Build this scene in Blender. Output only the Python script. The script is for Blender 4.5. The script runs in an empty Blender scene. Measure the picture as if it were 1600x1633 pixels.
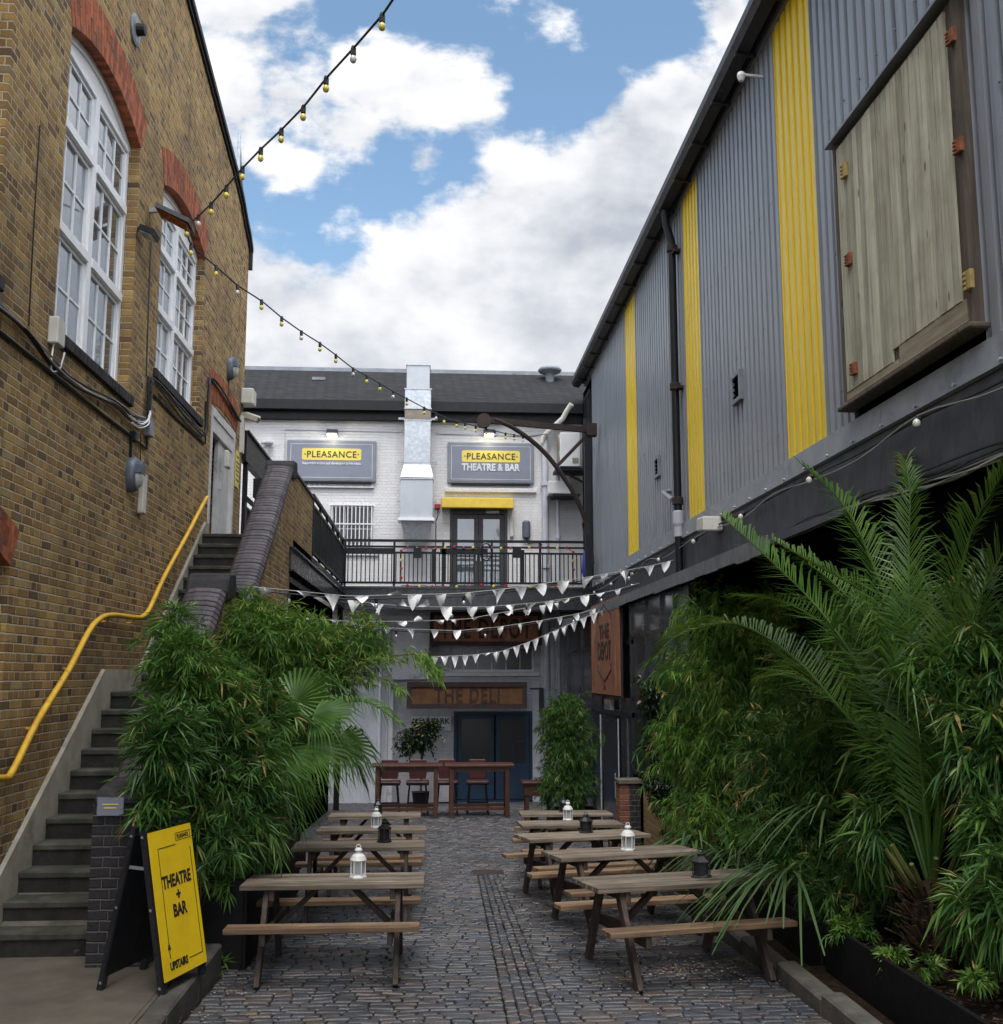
import bpy, math, random
import numpy as np
from mathutils import Vector, Matrix
R_ = math.radians
random.seed(7); rng = np.random.default_rng(11)
SC = bpy.context.scene
COL = SC.collection

# ------------------------------------------------------------------ camera
F = 1640.; PX, PY = 800., 847.; H0 = 1.93; S = .045
yc = Vector((-108, -228, -1640)).normalized()
zc = Vector((0, 1640, -228)); zc = (zc - yc*zc.dot(yc)).normalized()
xc = yc.cross(zc)
RM = Matrix((xc, yc, zc))                    # camera axes -> world
cd = bpy.data.cameras.new('camera'); cam = bpy.data.objects.new('camera', cd); COL.objects.link(cam)
cd.sensor_fit = 'HORIZONTAL'; cd.sensor_width = 36; cd.lens = 36*F/1600; cd.shift_y = (PY-816.5)/1600
cd.clip_start = .05; cd.clip_end = 4000
mw = RM.to_4x4(); mw.translation = (0, 0, H0); cam.matrix_world = mw
SC.camera = cam

def P(u, v, X=None, Y=None, Z=None, G=None):
    """point of a known plane (a wall, the sloping ground raised by G) that the surveyed photo point belongs to"""
    r = RM @ Vector((u-PX, PY-v, -F))
    if X is not None: t = X/r.x
    elif Y is not None: t = Y/r.y
    elif Z is not None: t = (Z-H0)/r.z
    else: t = -(H0-(G or 0))/(r.z+S*r.y)
    p = r*t; p.z += H0
    return p
def gz(y): return -S*y

# ------------------------------------------------------------------ light
SUN_EL, SUN_AZ = 63., 186.       # azimuth the light comes from, clockwise from +Y
w = bpy.data.worlds.new('World'); SC.world = w; w.use_nodes = True
N = w.node_tree.nodes; Lk = w.node_tree.links; N.clear()
def nd(t, **k):
    n = N.new(t)
    for a, b in k.items(): setattr(n, a, b)
    return n
def mth(op, a, b=None, c=None, clamp=False, tree=None):
    nn, ll = (N, Lk) if tree is None else (tree.nodes, tree.links)
    n = nn.new('ShaderNodeMath'); n.operation = op; n.use_clamp = clamp
    for i, x in enumerate((a, b, c)):
        if x is None: continue
        if isinstance(x, (int, float)): n.inputs[i].default_value = x
        else: ll.new(x, n.inputs[i])
    return n.outputs[0]
sky = nd('ShaderNodeTexSky', sky_type='NISHITA', sun_disc=False)
sky.sun_elevation = R_(SUN_EL); sky.sun_rotation = R_(SUN_AZ); sky.air_density = 1.; sky.dust_density = .6; sky.ozone_density = 1.6
tc = nd('ShaderNodeTexCoord'); sx = nd('ShaderNodeSeparateXYZ'); Lk.new(tc.outputs['Generated'], sx.inputs[0])
ay = mth('ADD', mth('ABSOLUTE', sx.outputs[1]), .05)
s_ = mth('DIVIDE', sx.outputs[0], ay); t_ = mth('DIVIDE', sx.outputs[2], ay)
def noise(scale, detail, rough, vec, dist=0.):
    n = nd('ShaderNodeTexNoise'); n.inputs['Scale'].default_value = scale; n.inputs['Detail'].default_value = detail
    n.inputs['Roughness'].default_value = rough; n.inputs['Distortion'].default_value = dist; Lk.new(vec, n.inputs['Vector']); return n.outputs[0]
cv = nd('ShaderNodeCombineXYZ'); Lk.new(s_, cv.inputs[0]); Lk.new(mth('MULTIPLY', t_, 1.35), cv.inputs[1])
n1 = noise(8.5, 10, .57, cv.outputs[0]); n2 = noise(3.2, 5, .55, cv.outputs[0], .2)
def st(u, v):
    r = RM @ Vector((u-PX, PY-v, -F)); return r.x/r.y, r.z/r.y
edge = [(300,345),(390,362),(450,385),(510,412),(560,400),(620,378),(680,335),(740,285),(800,262),(865,268),(905,235),(940,180),(990,140),(1050,128),(1120,120),(1200,60),(1400,0)]
cr = nd('ShaderNodeValToRGB'); el = cr.color_ramp.elements
el[0].position = 0; el[1].position = 1
S0, S1 = st(300,345)[0], st(1400,0)[0]
for i, (u, v) in enumerate(edge):
    s, t = st(u, v); e = el[0] if i == 0 else (el[len(el)-1] if i == len(edge)-1 else el.new((s-S0)/(S1-S0)))
    e.color = (t, t, t, 1)
mr = nd('ShaderNodeMapRange'); mr.inputs[1].default_value = S0; mr.inputs[2].default_value = S1; Lk.new(s_, mr.inputs[0]); Lk.new(mr.outputs[0], cr.inputs[0])
D = mth('MULTIPLY', mth('SUBTRACT', cr.outputs[0], t_), 9.)
D = mth('MINIMUM', D, 1.2)
for (u, v, ru, rv, k) in [(400,60,130,120,.9),(470,190,90,70,.55),(385,200,90,90,.7),(650,185,150,62,.85),(570,255,95,50,.5),(450,300,90,40,.42),(870,82,55,35,.35),(950,15,40,50,.5),(1085,5,70,30,.5),(1140,80,45,40,.6),(680,300,45,40,.5),(740,215,70,40,.55)]:
    s, t = st(u, v); rs = ru/F*1.1; rt = rv/F*1.35
    a = mth('POWER', mth('DIVIDE', mth('SUBTRACT', s_, s), rs), 2.); b = mth('POWER', mth('DIVIDE', mth('SUBTRACT', t_, t), rt), 2.)
    g = mth('MULTIPLY', mth('SUBTRACT', 1., mth('SQRT', mth('ADD', a, b))), k)
    D = mth('MAXIMUM', D, g)
far = mth('MULTIPLY', mth('SUBTRACT', n2, .46), 4.)           # scattered clouds over the rest of the sky
fm = nd('ShaderNodeMapRange'); fm.inputs[1].default_value = .75; fm.inputs[2].default_value = 1.1; Lk.new(mth('MAXIMUM', t_, mth('ABSOLUTE', s_)), fm.inputs[0])
D = mth('MAXIMUM', D, mth('SUBTRACT', mth('MULTIPLY', far, fm.outputs[0]), mth('MULTIPLY', mth('SUBTRACT', 1., fm.outputs[0]), 5.)))
D2 = mth('ADD', D, mth('MULTIPLY', mth('SUBTRACT', n1, .5), 2.6))
cm = nd('ShaderNodeMapRange', interpolation_type='SMOOTHSTEP'); cm.inputs[1].default_value = -.06; cm.inputs[2].default_value = .34; Lk.new(D2, cm.inputs[0])
# cloud tone: sunlit tops, grey flat parts
tn = mth('ADD', mth('MULTIPLY', mth('SUBTRACT', n2, .5), 2.6), mth('MULTIPLY', mth('SUBTRACT', n1, .5), 1.7))
tn = mth('ADD', tn, mth('MULTIPLY', mth('SUBTRACT', D, .75), -.34))
tr = nd('ShaderNodeValToRGB'); e = tr.color_ramp.elements
e[0].position = .0; e[0].color = (2.75, 2.95, 3.35, 1); e[1].position = 1.; e[1].color = (6.3, 6.2, 6.15, 1)
m_ = e.new(.5); m_.color = (4.6, 4.7, 4.9, 1)
Lk.new(mth('ADD', tn, .5, clamp=True), tr.inputs[0])
bl = nd('ShaderNodeMix', data_type='RGBA', blend_type='MULTIPLY'); bl.inputs[0].default_value = 1.; Lk.new(sky.outputs[0], bl.inputs[6]); bl.inputs[7].default_value = (1.15, 1.22, 1.12, 1)
# unseen cloud behind, overhead and at right, brightened to add light on the walls
bf = nd('ShaderNodeMapRange'); bf.inputs[1].default_value = .25; bf.inputs[2].default_value = -.2; Lk.new(sx.outputs[1], bf.inputs[0])
bz = nd('ShaderNodeMapRange'); bz.inputs[1].default_value = .62; bz.inputs[2].default_value = .85; Lk.new(sx.outputs[2], bz.inputs[0])
bx = nd('ShaderNodeMapRange'); bx.inputs[1].default_value = .55; bx.inputs[2].default_value = .8; Lk.new(sx.outputs[0], bx.inputs[0])
k_ = mth('ADD', 1., mth('MULTIPLY', mth('MAXIMUM', mth('MULTIPLY', bf.outputs[0], 1.), mth('MAXIMUM', bx.outputs[0], bz.outputs[0])), 2.))
vm = nd('ShaderNodeVectorMath', operation='SCALE'); Lk.new(tr.outputs[0], vm.inputs[0]); Lk.new(k_, vm.inputs['Scale'])
mx = nd('ShaderNodeMix', data_type='RGBA'); Lk.new(cm.outputs[0], mx.inputs[0]); Lk.new(bl.outputs[2], mx.inputs[6]); Lk.new(vm.outputs[0], mx.inputs[7])
bg = nd('ShaderNodeBackground'); bg.inputs[1].default_value = .1; Lk.new(mx.outputs[2], bg.inputs[0])
wo = nd('ShaderNodeOutputWorld'); Lk.new(bg.outputs[0], wo.inputs[0])

sl = bpy.data.lights.new('sun', 'SUN'); sun = bpy.data.objects.new('sun', sl); COL.objects.link(sun)
sl.energy = 1.5; sl.angle = R_(35); sl.color = (1, .955, .9)
a = R_(SUN_AZ); dv = Vector((math.sin(a)*math.cos(R_(SUN_EL)), math.cos(a)*math.cos(R_(SUN_EL)), math.sin(R_(SUN_EL))))
sun.rotation_euler = dv.to_track_quat('Z', 'Y').to_euler()
SC.view_settings.view_transform = 'Standard'; SC.view_settings.look = 'None'; SC.view_settings.exposure = .95; SC.view_settings.gamma = 1

# ------------------------------------------------------------------ mesh builder
class MB:
    def __init__(s): s.v = []; s.f = []; s.r = []; s.n = 0
    def add(s, vs, fs, rnd=None):
        b = s.n; s.v.extend([tuple(p) for p in vs]); s.n += len(vs)
        if rnd is None: rnd = random.random()
        for f in fs: s.f.append([b+i for i in f]); s.r.append(rnd)
        return s
    def box(s, x0, x1, y0, y1, z0, z1, rnd=None):
        return s.add([(x0,y0,z0),(x1,y0,z0),(x1,y1,z0),(x0,y1,z0),(x0,y0,z1),(x1,y0,z1),(x1,y1,z1),(x0,y1,z1)],
                     [(0,3,2,1),(4,5,6,7),(0,1,5,4),(1,2,6,5),(2,3,7,6),(3,0,4,7)], rnd)
    def obox(s, c, a, b, d, rnd=None):      # half vectors
        c, a, b, d = map(Vector, (c, a, b, d))
        vs = [c+a*i+b*j+d*k for k in (-1,1) for i, j in ((-1,-1),(1,-1),(1,1),(-1,1))]
        return s.add(vs, [(0,3,2,1),(4,5,6,7),(0,1,5,4),(1,2,6,5),(2,3,7,6),(3,0,4,7)], rnd)
    def bar(s, p, q, w_, h_, up=(0,0,1), rnd=None):
        p, q = Vector(p), Vector(q); d = q-p; l = d.length; d.normalize(); up = Vector(up)
        sd = d.cross(up)
        if sd.length < 1e-4: sd = d.cross(Vector((1,0,0)))
        sd.normalize(); u2 = sd.cross(d)
        return s.obox((p+q)/2, d*l/2, sd*w_/2, u2*h_/2, rnd)
    def tube(s, pts, r, n=8, rnd=None):
        pts = [Vector(p) for p in pts]; m = len(pts)
        rs = r if isinstance(r, (list, tuple)) else [r]*m
        vs = []; prev = None
        for i, p in enumerate(pts):
            d = (pts[min(i+1, m-1)]-pts[max(i-1, 0)]); d = d.normalized() if d.length > 1e-9 else Vector((0,0,1))
            if prev is None:
                a = d.cross(Vector((0,0,1)));
                if a.length < 1e-3: a = d.cross(Vector((1,0,0)))
            else: a = prev - d*prev.dot(d)
            a.normalize(); prev = a; b = d.cross(a)
            for k in range(n):
                t = 2*math.pi*k/n; vs.append(p+(a*math.cos(t)+b*math.sin(t))*rs[i])
        fs = [(i*n+k, i*n+(k+1) % n, (i+1)*n+(k+1) % n, (i+1)*n+k) for i in range(m-1) for k in range(n)]
        fs += [tuple(range(n-1, -1, -1)), tuple((m-1)*n+k for k in range(n))]
        return s.add(vs, fs, rnd)
    def lathe(s, prof, c=(0,0,0), n=12, axis='z', rnd=None, a0=0.):
        vs = []; c = Vector(c)
        for r, h in prof:
            for k in range(n):
                t = 2*math.pi*k/n+a0; x, y = r*math.cos(t), r*math.sin(t)
                vs.append(c+(Vector((x,y,h)) if axis == 'z' else Vector((x,h,y)) if axis == 'y' else Vector((h,x,y))))
        m = len(prof); fs = [(i*n+k, i*n+(k+1) % n, (i+1)*n+(k+1) % n, (i+1)*n+k) for i in range(m-1) for k in range(n)]
        fs += [tuple(range(n)), tuple((m-1)*n+k for k in range(n))]
        return s.add(vs, fs, rnd)
    def prism(s, poly, x0, x1, ax='x', rnd=None):   # poly in the other two axes
        n = len(poly)
        mk = {'x': lambda h, a, b: (h,a,b), 'y': lambda h, a, b: (a,h,b), 'z': lambda h, a, b: (a,b,h)}[ax]
        vs = [mk(x0,a,b) for a, b in poly]+[mk(x1,a,b) for a, b in poly]
        return s.add(vs, [tuple(range(n)), tuple(range(2*n-1, n-1, -1))]+[(i, (i+1) % n, n+(i+1) % n, n+i) for i in range(n)], rnd)
    def mesh(s, name, off=(0,0,0), smooth=False):
        me = bpy.data.meshes.new(name); o = Vector(off)
        me.from_pydata([(x-o.x, y-o.y, z-o.z) for x, y, z in s.v], [], s.f)
        at = me.attributes.new('rnd', 'FLOAT', 'FACE'); at.data.foreach_set('value', s.r)
        if smooth: me.polygons.foreach_set('use_smooth', [True]*len(me.polygons))
        me.update(); return me
ORG = {}
def org(p): return ORG.get(p.name, Vector((0,0,0))) if p else Vector((0,0,0))
def fixn(me):
    import bmesh
    b = bmesh.new(); b.from_mesh(me); bmesh.ops.recalc_face_normals(b, faces=b.faces); b.to_mesh(me); b.free()
def part(name, mb, m, parent=None, smooth=False, bevel=0, label=None, fix=True, local=False, kind=None):
    o_ = Vector((0,0,0)) if local else org(parent)
    me = mb.mesh(name, o_, smooth)
    if fix: fixn(me)
    o = bpy.data.objects.new(name, me); COL.objects.link(o); o.parent = parent; me.materials.append(m)
    ORG[o.name] = o_
    if smooth: 
        try: me.set_sharp_from_angle(angle=R_(40))
        except Exception: pass
    if bevel:
        b = o.modifiers.new('bevel', 'BEVEL'); b.width = bevel; b.segments = 1; b.limit_method = 'ANGLE'
    if label: o['label'] = label
    if kind: o['kind'] = kind
    return o
def thing(name, label, cat, loc=(0,0,0), rotz=0, group=None):
    o = bpy.data.objects.new(name, None); COL.objects.link(o); o.location = loc; o.rotation_euler = (0,0,rotz)
    o.empty_display_size = .2; o['label'] = label; o['category'] = cat; ORG[o.name] = Vector(loc)
    if group: o['group'] = group
    return o
def tag(o, label, cat, group=None):
    o['label'] = label; o['category'] = cat
    if group: o['group'] = group
    return o
def struct(name, mb, m, smooth=False, fix=True):
    o = part(name, mb, m, None, smooth, fix=fix); o['kind'] = 'structure'; return o
def one(name, mb, m, label, cat, group=None, **k):     # a thing that is a single mesh, its origin at its base
    vs = np.array(mb.v); lo = vs.min(0); hi = vs.max(0); c = Vector(((lo[0]+hi[0])/2, (lo[1]+hi[1])/2, lo[2]))
    e = type('E', (), {})
    me = mb.mesh(name, c, k.get('smooth', False))
    if k.get('fix', True): fixn(me)
    o = bpy.data.objects.new(name, me); COL.objects.link(o); o.location = c; me.materials.append(m); ORG[o.name] = c
    if k.get('bevel'):
        b = o.modifiers.new('bevel', 'BEVEL'); b.width = k['bevel']; b.segments = 1; b.limit_method = 'ANGLE'
    return tag(o, label, cat, group)
def copy_tree(o, parent=None):
    c = o.copy(); COL.objects.link(c); c.parent = parent; ORG[c.name] = ORG.get(o.name, Vector())
    for ch in list(o.children): copy_tree(ch, c)
    return c

# ------------------------------------------------------------------ materials
def new(name):
    m = bpy.data.materials.new(name); m.use_nodes = True; t = m.node_tree
    b = t.nodes['Principled BSDF']; return m, t, b
def lnk(t, a, b): t.links.new(a, b)
def rgba(c): return (c[0], c[1], c[2], 1)
def mixc(t, f, a, b, mode='MIX'):
    n = t.nodes.new('ShaderNodeMix'); n.data_type = 'RGBA'; n.blend_type = mode
    for s, x in ((0, f), (6, a), (7, b)):
        if isinstance(x, (int, float)): n.inputs[s].default_value = x
        elif isinstance(x, tuple): n.inputs[s].default_value = rgba(x)
        else: lnk(t, x, n.inputs[s])
    return n.outputs[2]
def tnoise(t, vec, scale, detail=5, rough=.6, dist=0):
    n = t.nodes.new('ShaderNodeTexNoise'); n.inputs['Scale'].default_value = scale; n.inputs['Detail'].default_value = detail
    n.inputs['Roughness'].default_value = rough; n.inputs['Distortion'].default_value = dist
    lnk(t, vec, n.inputs['Vector']); return n.outputs[0]
def ramp(t, f, *els):
    n = t.nodes.new('ShaderNodeValToRGB'); e = n.color_ramp.elements
    e[0].position, e[0].color = els[0][0], rgba(els[0][1]); e[1].position, e[1].color = els[-1][0], rgba(els[-1][1])
    for p, c in els[1:-1]: x = e.new(p); x.color = rgba(c)
    lnk(t, f, n.inputs[0]); return n.outputs[0]
def maprange(t, f, a, b, c=0., d=1.):
    n = t.nodes.new('ShaderNodeMapRange'); lnk(t, f, n.inputs[0])
    for i, x in enumerate((a, b, c, d)): n.inputs[1+i].default_value = x
    return n.outputs[0]
def mapping(t, vec, sc):
    n = t.nodes.new('ShaderNodeMapping'); n.inputs['Scale'].default_value = sc; lnk(t, vec, n.inputs['Vector']); return n.outputs[0]
def bump(t, b, h, strength=.5, dist=.01):
    n = t.nodes.new('ShaderNodeBump'); n.inputs['Strength'].default_value = strength; n.inputs['Distance'].default_value = dist
    lnk(t, h, n.inputs['Height']); lnk(t, n.outputs[0], b.inputs['Normal'])
def pmat(name, c1, c2=None, scale=4., rough=.6, metal=0., bmp=0., bscale=40., rv=0., stretch=(1,1,1), lo=.35, hi=.65, c3=None, s3=1.3, a3=(.55,.75), spec=.5, coat=0):
    m, t, b = new(name)
    g = t.nodes.new('ShaderNodeTexCoord').outputs['Object']; vec = mapping(t, g, stretch)
    if c2 is None: c2 = tuple(x*.75 for x in c1)
    f = maprange(t, tnoise(t, vec, scale), lo, hi); col = mixc(t, f, tuple(c1), tuple(c2))
    if c3 is not None:
        f3 = maprange(t, tnoise(t, vec, s3, 8, .7), a3[0], a3[1]); col = mixc(t, f3, col, tuple(c3))
    if rv:
        at = t.nodes.new('ShaderNodeAttribute'); at.attribute_name = 'rnd'
        v = maprange(t, at.outputs['Fac'], 0, 1, 1-rv, 1+rv); cc = t.nodes.new('ShaderNodeCombineXYZ')
        for i in range(3): lnk(t, v, cc.inputs[i])
        col = mixc(t, 1., col, cc.outputs[0], 'MULTIPLY')
    lnk(t, col, b.inputs['Base Color']); b.inputs['Metallic'].default_value = metal
    rr = maprange(t, tnoise(t, vec, scale*2.3), .3, .7, max(.03, rough-.1), min(1, rough+.1)); lnk(t, rr, b.inputs['Roughness'])
    b.inputs['Specular IOR Level'].default_value = spec
    if coat: b.inputs['Coat Weight'].default_value = coat; b.inputs['Coat Roughness'].default_value = .1
    if bmp: bump(t, b, tnoise(t, vec, bscale, 6, .65), bmp, .01)
    return m
def brickmat(name, cols, mortar, bw=.225, bh=.075, english=True, joint=.0055, rough=.85, bmpd=.02, stain=(.06,.045,.035), stainamt=.5, wob=.008, spec=.3):
    m, t, b = new(name); T = lambda *a, **k: mth(*a, tree=t, **k)
    pos = t.nodes.new('ShaderNodeNewGeometry').outputs['Position']
    sp = t.nodes.new('ShaderNodeSeparateXYZ'); lnk(t, pos, sp.inputs[0])
    wn = T('MULTIPLY', T('SUBTRACT', tnoise(t, pos, 9., 3), .5), wob*2)
    wn2 = T('MULTIPLY', T('SUBTRACT', tnoise(t, pos, 23., 2), .5), wob*1.6)
    u = T('ADD', T('ADD', sp.outputs[0], sp.outputs[1]), wn2); v = T('ADD', sp.outputs[2], wn)
    vr = T('DIVIDE', v, bh); row = T('FLOOR', vr); fv = T('FRACT', vr)
    par = T('ABSOLUTE', T('FLOORED_MODULO', row, 2.))
    if english: w_ = T('SUBTRACT', bw, T('MULTIPLY', par, bw/2)); off = T('MULTIPLY', par, bw/4)
    else: w_ = T('MULTIPLY', par, 0.); w_ = T('ADD', w_, bw); off = T('MULTIPLY', par, bw/2)
    uu = T('DIVIDE', T('ADD', u, off), w_); colm = T('FLOOR', uu); fu = T('FRACT', uu)
    du = T('MULTIPLY', T('MINIMUM', fu, T('SUBTRACT', 1., fu)), w_); dv_ = T('MULTIPLY', T('MINIMUM', fv, T('SUBTRACT', 1., fv)), bh)
    d = T('MINIMUM', du, dv_); mask = maprange(t, d, joint*.6, joint*1.5)
    cc = t.nodes.new('ShaderNodeCombineXYZ'); lnk(t, colm, cc.inputs[0]); lnk(t, row, cc.inputs[1])
    wnz = t.nodes.new('ShaderNodeTexWhiteNoise'); wnz.noise_dimensions = '2D'; lnk(t, cc.outputs[0], wnz.inputs['Vector'])
    k = len(cols); bc = ramp(t, wnz.outputs[0], *[(i/(k-1), c) for i, c in enumerate(cols)])
    fine = tnoise(t, pos, 70., 6, .7); bc = mixc(t, maprange(t, fine, .3, .75), bc, mixc(t, .55, bc, tuple(stain)))
    big = tnoise(t, pos, 1.1, 7, .65)
    vert = tnoise(t, mapping(t, pos, (3.5, 3.5, .35)), 1.6, 6, .6)
    col = mixc(t, mask, tuple(mortar), bc)
    col = mixc(t, T('MULTIPLY', maprange(t, big, .45, .7), stainamt), col, mixc(t, .65, col, tuple(stain)))
    col = mixc(t, T('MULTIPLY', maprange(t, vert, .52, .75), stainamt*.8), col, mixc(t, .6, col, tuple(stain)))
    lnk(t, col, b.inputs['Base Color']); b.inputs['Roughness'].default_value = rough; b.inputs['Specular IOR Level'].default_value = spec
    h = T('ADD', mask, T('MULTIPLY', fine, .45)); h = T('ADD', h, T('MULTIPLY', wnz.outputs[0], .35)); bump(t, b, h, 1., bmpd)
    return m
M = {}
M['brick'] = brickmat('stock brick', [(.22,.12,.042),(.42,.24,.07),(.5,.3,.088),(.6,.39,.12),(.31,.17,.055),(.46,.27,.08),(.12,.07,.035),(.58,.42,.18)], (.58,.48,.33), stainamt=.8, stain=(.075,.05,.032), joint=.0062)
M['brick_wall2'] = brickmat('stock brick lower wall', [(.3,.17,.06),(.4,.24,.08),(.45,.28,.1),(.33,.18,.07)], (.36,.3,.2))
M['redbrick'] = brickmat('red brick', [(.26,.09,.05),(.34,.13,.07),(.3,.1,.06),(.22,.08,.06)], (.3,.25,.2), stainamt=.4)
M['bluebrick'] = brickmat('engineering brick', [(.01,.013,.022),(.02,.025,.038),(.016,.018,.026)], (.13,.12,.105), rough=.45, stainamt=.2)
M['whitebrick'] = brickmat('white painted brick', [(.83,.82,.83),(.8,.79,.81),(.85,.84,.84)], (.66,.65,.66), rough=.55, joint=.004, bmpd=.006, stain=(.45,.42,.38), stainamt=.35)
M['shadebrick'] = brickmat('lilac grey brick with deck shade', [(.52,.52,.56),(.48,.48,.53),(.55,.55,.58)], (.4,.4,.44), rough=.6, joint=.004, bmpd=.008, stain=(.16,.15,.15), stainamt=.6)  # lilac grey paint, darkened to hold the shade below the deck
M['slate'] = brickmat('roof slate', [(.028,.03,.033),(.042,.044,.047),(.034,.035,.038),(.05,.048,.047)], (.022,.023,.025), bw=.26, bh=.085, english=False, joint=.004, stain=(.03,.03,.032), stainamt=.5, rough=.9, spec=.08)
M['redrub'] = pmat('red arch brick', (.4,.105,.035), (.27,.075,.03), 9, .85, bmp=.6, bscale=60, rv=.35, c3=(.12,.055,.035), s3=5, a3=(.48,.68))
M['mortar'] = pmat('mortar', (.32,.24,.16), (.24,.18,.12), 10, .95, bmp=.4)
M['coping'] = pmat('coping brick', (.07,.06,.068), (.042,.036,.042), 7, .5, bmp=.35, bscale=50, rv=.28, c3=(.13,.115,.11), s3=9, spec=.35)
M['sill'] = pmat('dark brick sill', (.045,.042,.045), (.025,.024,.027), 12, .7, bmp=.4, rv=.3, spec=.2)
M['concrete'] = pmat('old concrete', (.15,.135,.105), (.085,.077,.062), 3.5, .9, bmp=.7, bscale=30, c3=(.035,.035,.025), s3=2.2, a3=(.48,.66))
M['step'] = pmat('worn step concrete', (.08,.075,.06), (.035,.034,.028), 5, .9, bmp=.9, bscale=26, c3=(.025,.03,.018), s3=3, a3=(.45,.62), rv=.15)
M['riser'] = pmat('dark riser', (.04,.038,.032), (.022,.021,.018), 6, .95, bmp=.9, bscale=26, c3=(.09,.088,.078), s3=7, a3=(.62,.72), spec=.2)  # risers toned darker than the treads
M['skirt'] = pmat('rendered stair string', (.42,.38,.31), (.3,.27,.21), 4, .85, bmp=.4, c3=(.15,.13,.1), s3=3, a3=(.55,.75))
M['pave'] = pmat('pavement', (.13,.11,.085), (.085,.072,.055), 2.5, .85, bmp=.6, bscale=60, c3=(.06,.055,.045), s3=1.2, a3=(.5,.7))
M['kerb'] = pmat('kerb stone', (.1,.092,.078), (.055,.05,.045), 6, .85, bmp=.7, bscale=35, c3=(.04,.04,.032), s3=2.5, a3=(.5,.7), rv=.15)
M['soil'] = pmat('soil', (.03,.02,.013), (.013,.009,.006), 20, 1, bmp=1, bscale=60, spec=.05)
M['white'] = pmat('white gloss paint', (.86,.87,.88), (.8,.81,.83), 5, .4, bmp=.1, bscale=20, c3=(.5,.48,.44), s3=3, a3=(.62,.8))
M['whitedirty'] = pmat('dirty white board', (.6,.61,.64), (.5,.51,.54), 5, .6, bmp=.15, c3=(.2,.19,.18), s3=2.5, a3=(.58,.8))
M['offwhite'] = pmat('aged cream plastic', (.62,.6,.54), (.52,.5,.44), 8, .5)
M['cream'] = pmat('painted door frame', (.62,.62,.62), (.5,.49,.47), 5, .5, c3=(.25,.2,.15), s3=5, a3=(.62,.75))
M['dark'] = pmat('black paint', (.011,.012,.015), (.007,.008,.01), 6, .5, bmp=.15, c3=(.03,.026,.022), s3=4, a3=(.62,.8), spec=.3)
M['darksheen'] = pmat('black gloss', (.02,.022,.027), (.014,.015,.02), 6, .28)
M['charcoal'] = pmat('charcoal door paint', (.045,.04,.045), (.035,.032,.037), 6, .45)
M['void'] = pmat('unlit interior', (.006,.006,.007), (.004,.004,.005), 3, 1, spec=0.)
M['clad'] = pmat('grey coated steel', (.285,.31,.345), (.235,.255,.285), 1.6, .38, bmp=.08, bscale=6, stretch=(1,5,.22), c3=(.12,.125,.135), s3=1.4, a3=(.55,.75))
M['cladyellow'] = pmat('yellow coated steel', (.86,.63,.03), (.78,.56,.025), 1.6, .38, bmp=.05, bscale=8, stretch=(1,1,.25), c3=(.55,.38,.02), s3=1.4, a3=(.58,.8))
M['flash'] = pmat('grey flashing', (.24,.262,.29), (.18,.197,.22), 3, .42, bmp=.15, bscale=12, c3=(.08,.09,.1), s3=2)
M['fasciagrey'] = pmat('slate grey painted board', (.06,.066,.08), (.035,.04,.05), 3, .55, bmp=.4, bscale=18, c3=(.03,.033,.04), s3=2, stretch=(1,1,.5))
M['gutter'] = pmat('peeling black gutter', (.022,.02,.022), (.012,.012,.013), 5, .55, bmp=.6, bscale=14, c3=(.13,.1,.08), s3=5, a3=(.6,.72))
M['lead'] = pmat('lead edge', (.22,.235,.25), (.14,.15,.165), 6, .5, bmp=.5, bscale=15, metal=.3)
M['rust'] = pmat('rusted iron', (.05,.024,.018), (.022,.016,.015), 9, .8, bmp=.6, bscale=40, c3=(.018,.016,.016), s3=4, a3=(.5,.6))
M['rustsheet'] = pmat('rusted sheet', (.33,.13,.06), (.19,.07,.036), 4, .75, bmp=.35, bscale=30, c3=(.45,.3,.18), s3=3, a3=(.55,.75), stretch=(1,1,.4))
M['rustfit'] = pmat('orange rusted bracket', (.3,.1,.035), (.17,.055,.02), 20, .8, bmp=.4)
M['brassfit'] = pmat('zinc yellow bracket', (.42,.31,.1), (.3,.2,.06), 20, .5)
M['galv'] = pmat('galvanised steel', (.5,.53,.56), (.36,.39,.42), 14, .38, metal=.65, bmp=.08, rv=.1)
M['ductcap'] = pmat('pale grey painted duct', (.5,.53,.57), (.45,.48,.52), 5, .4)
M['signgrey'] = pmat('sign grey', (.2,.215,.27), (.18,.195,.25), 3, .45)
M['signyellow'] = pmat('sign yellow', (.75,.6,.1), (.72,.57,.09), 3, .45)
M['boardyellow'] = pmat('A-board yellow', (.82,.56,.01), (.7,.46,.01), 3, .5, c3=(.42,.27,.02), s3=7, a3=(.62,.76), bmp=.1)
M['yellowpaint'] = pmat('yellow rail paint', (.72,.43,.02), (.58,.32,.02), 6, .45, c3=(.2,.12,.05), s3=12, a3=(.6,.68), bmp=.3)
M['awning'] = pmat('yellow canopy', (.66,.46,.02), (.56,.38,.02), 6, .5, bmp=.2)
M['ink'] = pmat('sign lettering dark', (.02,.018,.018), None, 3, .5)
M['inkwhite'] = pmat('sign lettering white', (.72,.74,.78), None, 3, .5)
M['line'] = pmat('sign border', (.62,.62,.58), None, 3, .5)
M['rustink'] = pmat('cut dark letters', (.05,.022,.016), (.03,.015,.012), 6, .8)
M['cable'] = pmat('black cable', (.012,.012,.013), None, 3, .5)
M['cablegrey'] = pmat('grey cable', (.35,.34,.33), None, 3, .5)
M['bulbyellow'] = pmat('yellow bulb', (.75,.62,.08), None, 3, .25, coat=.5)
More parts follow.
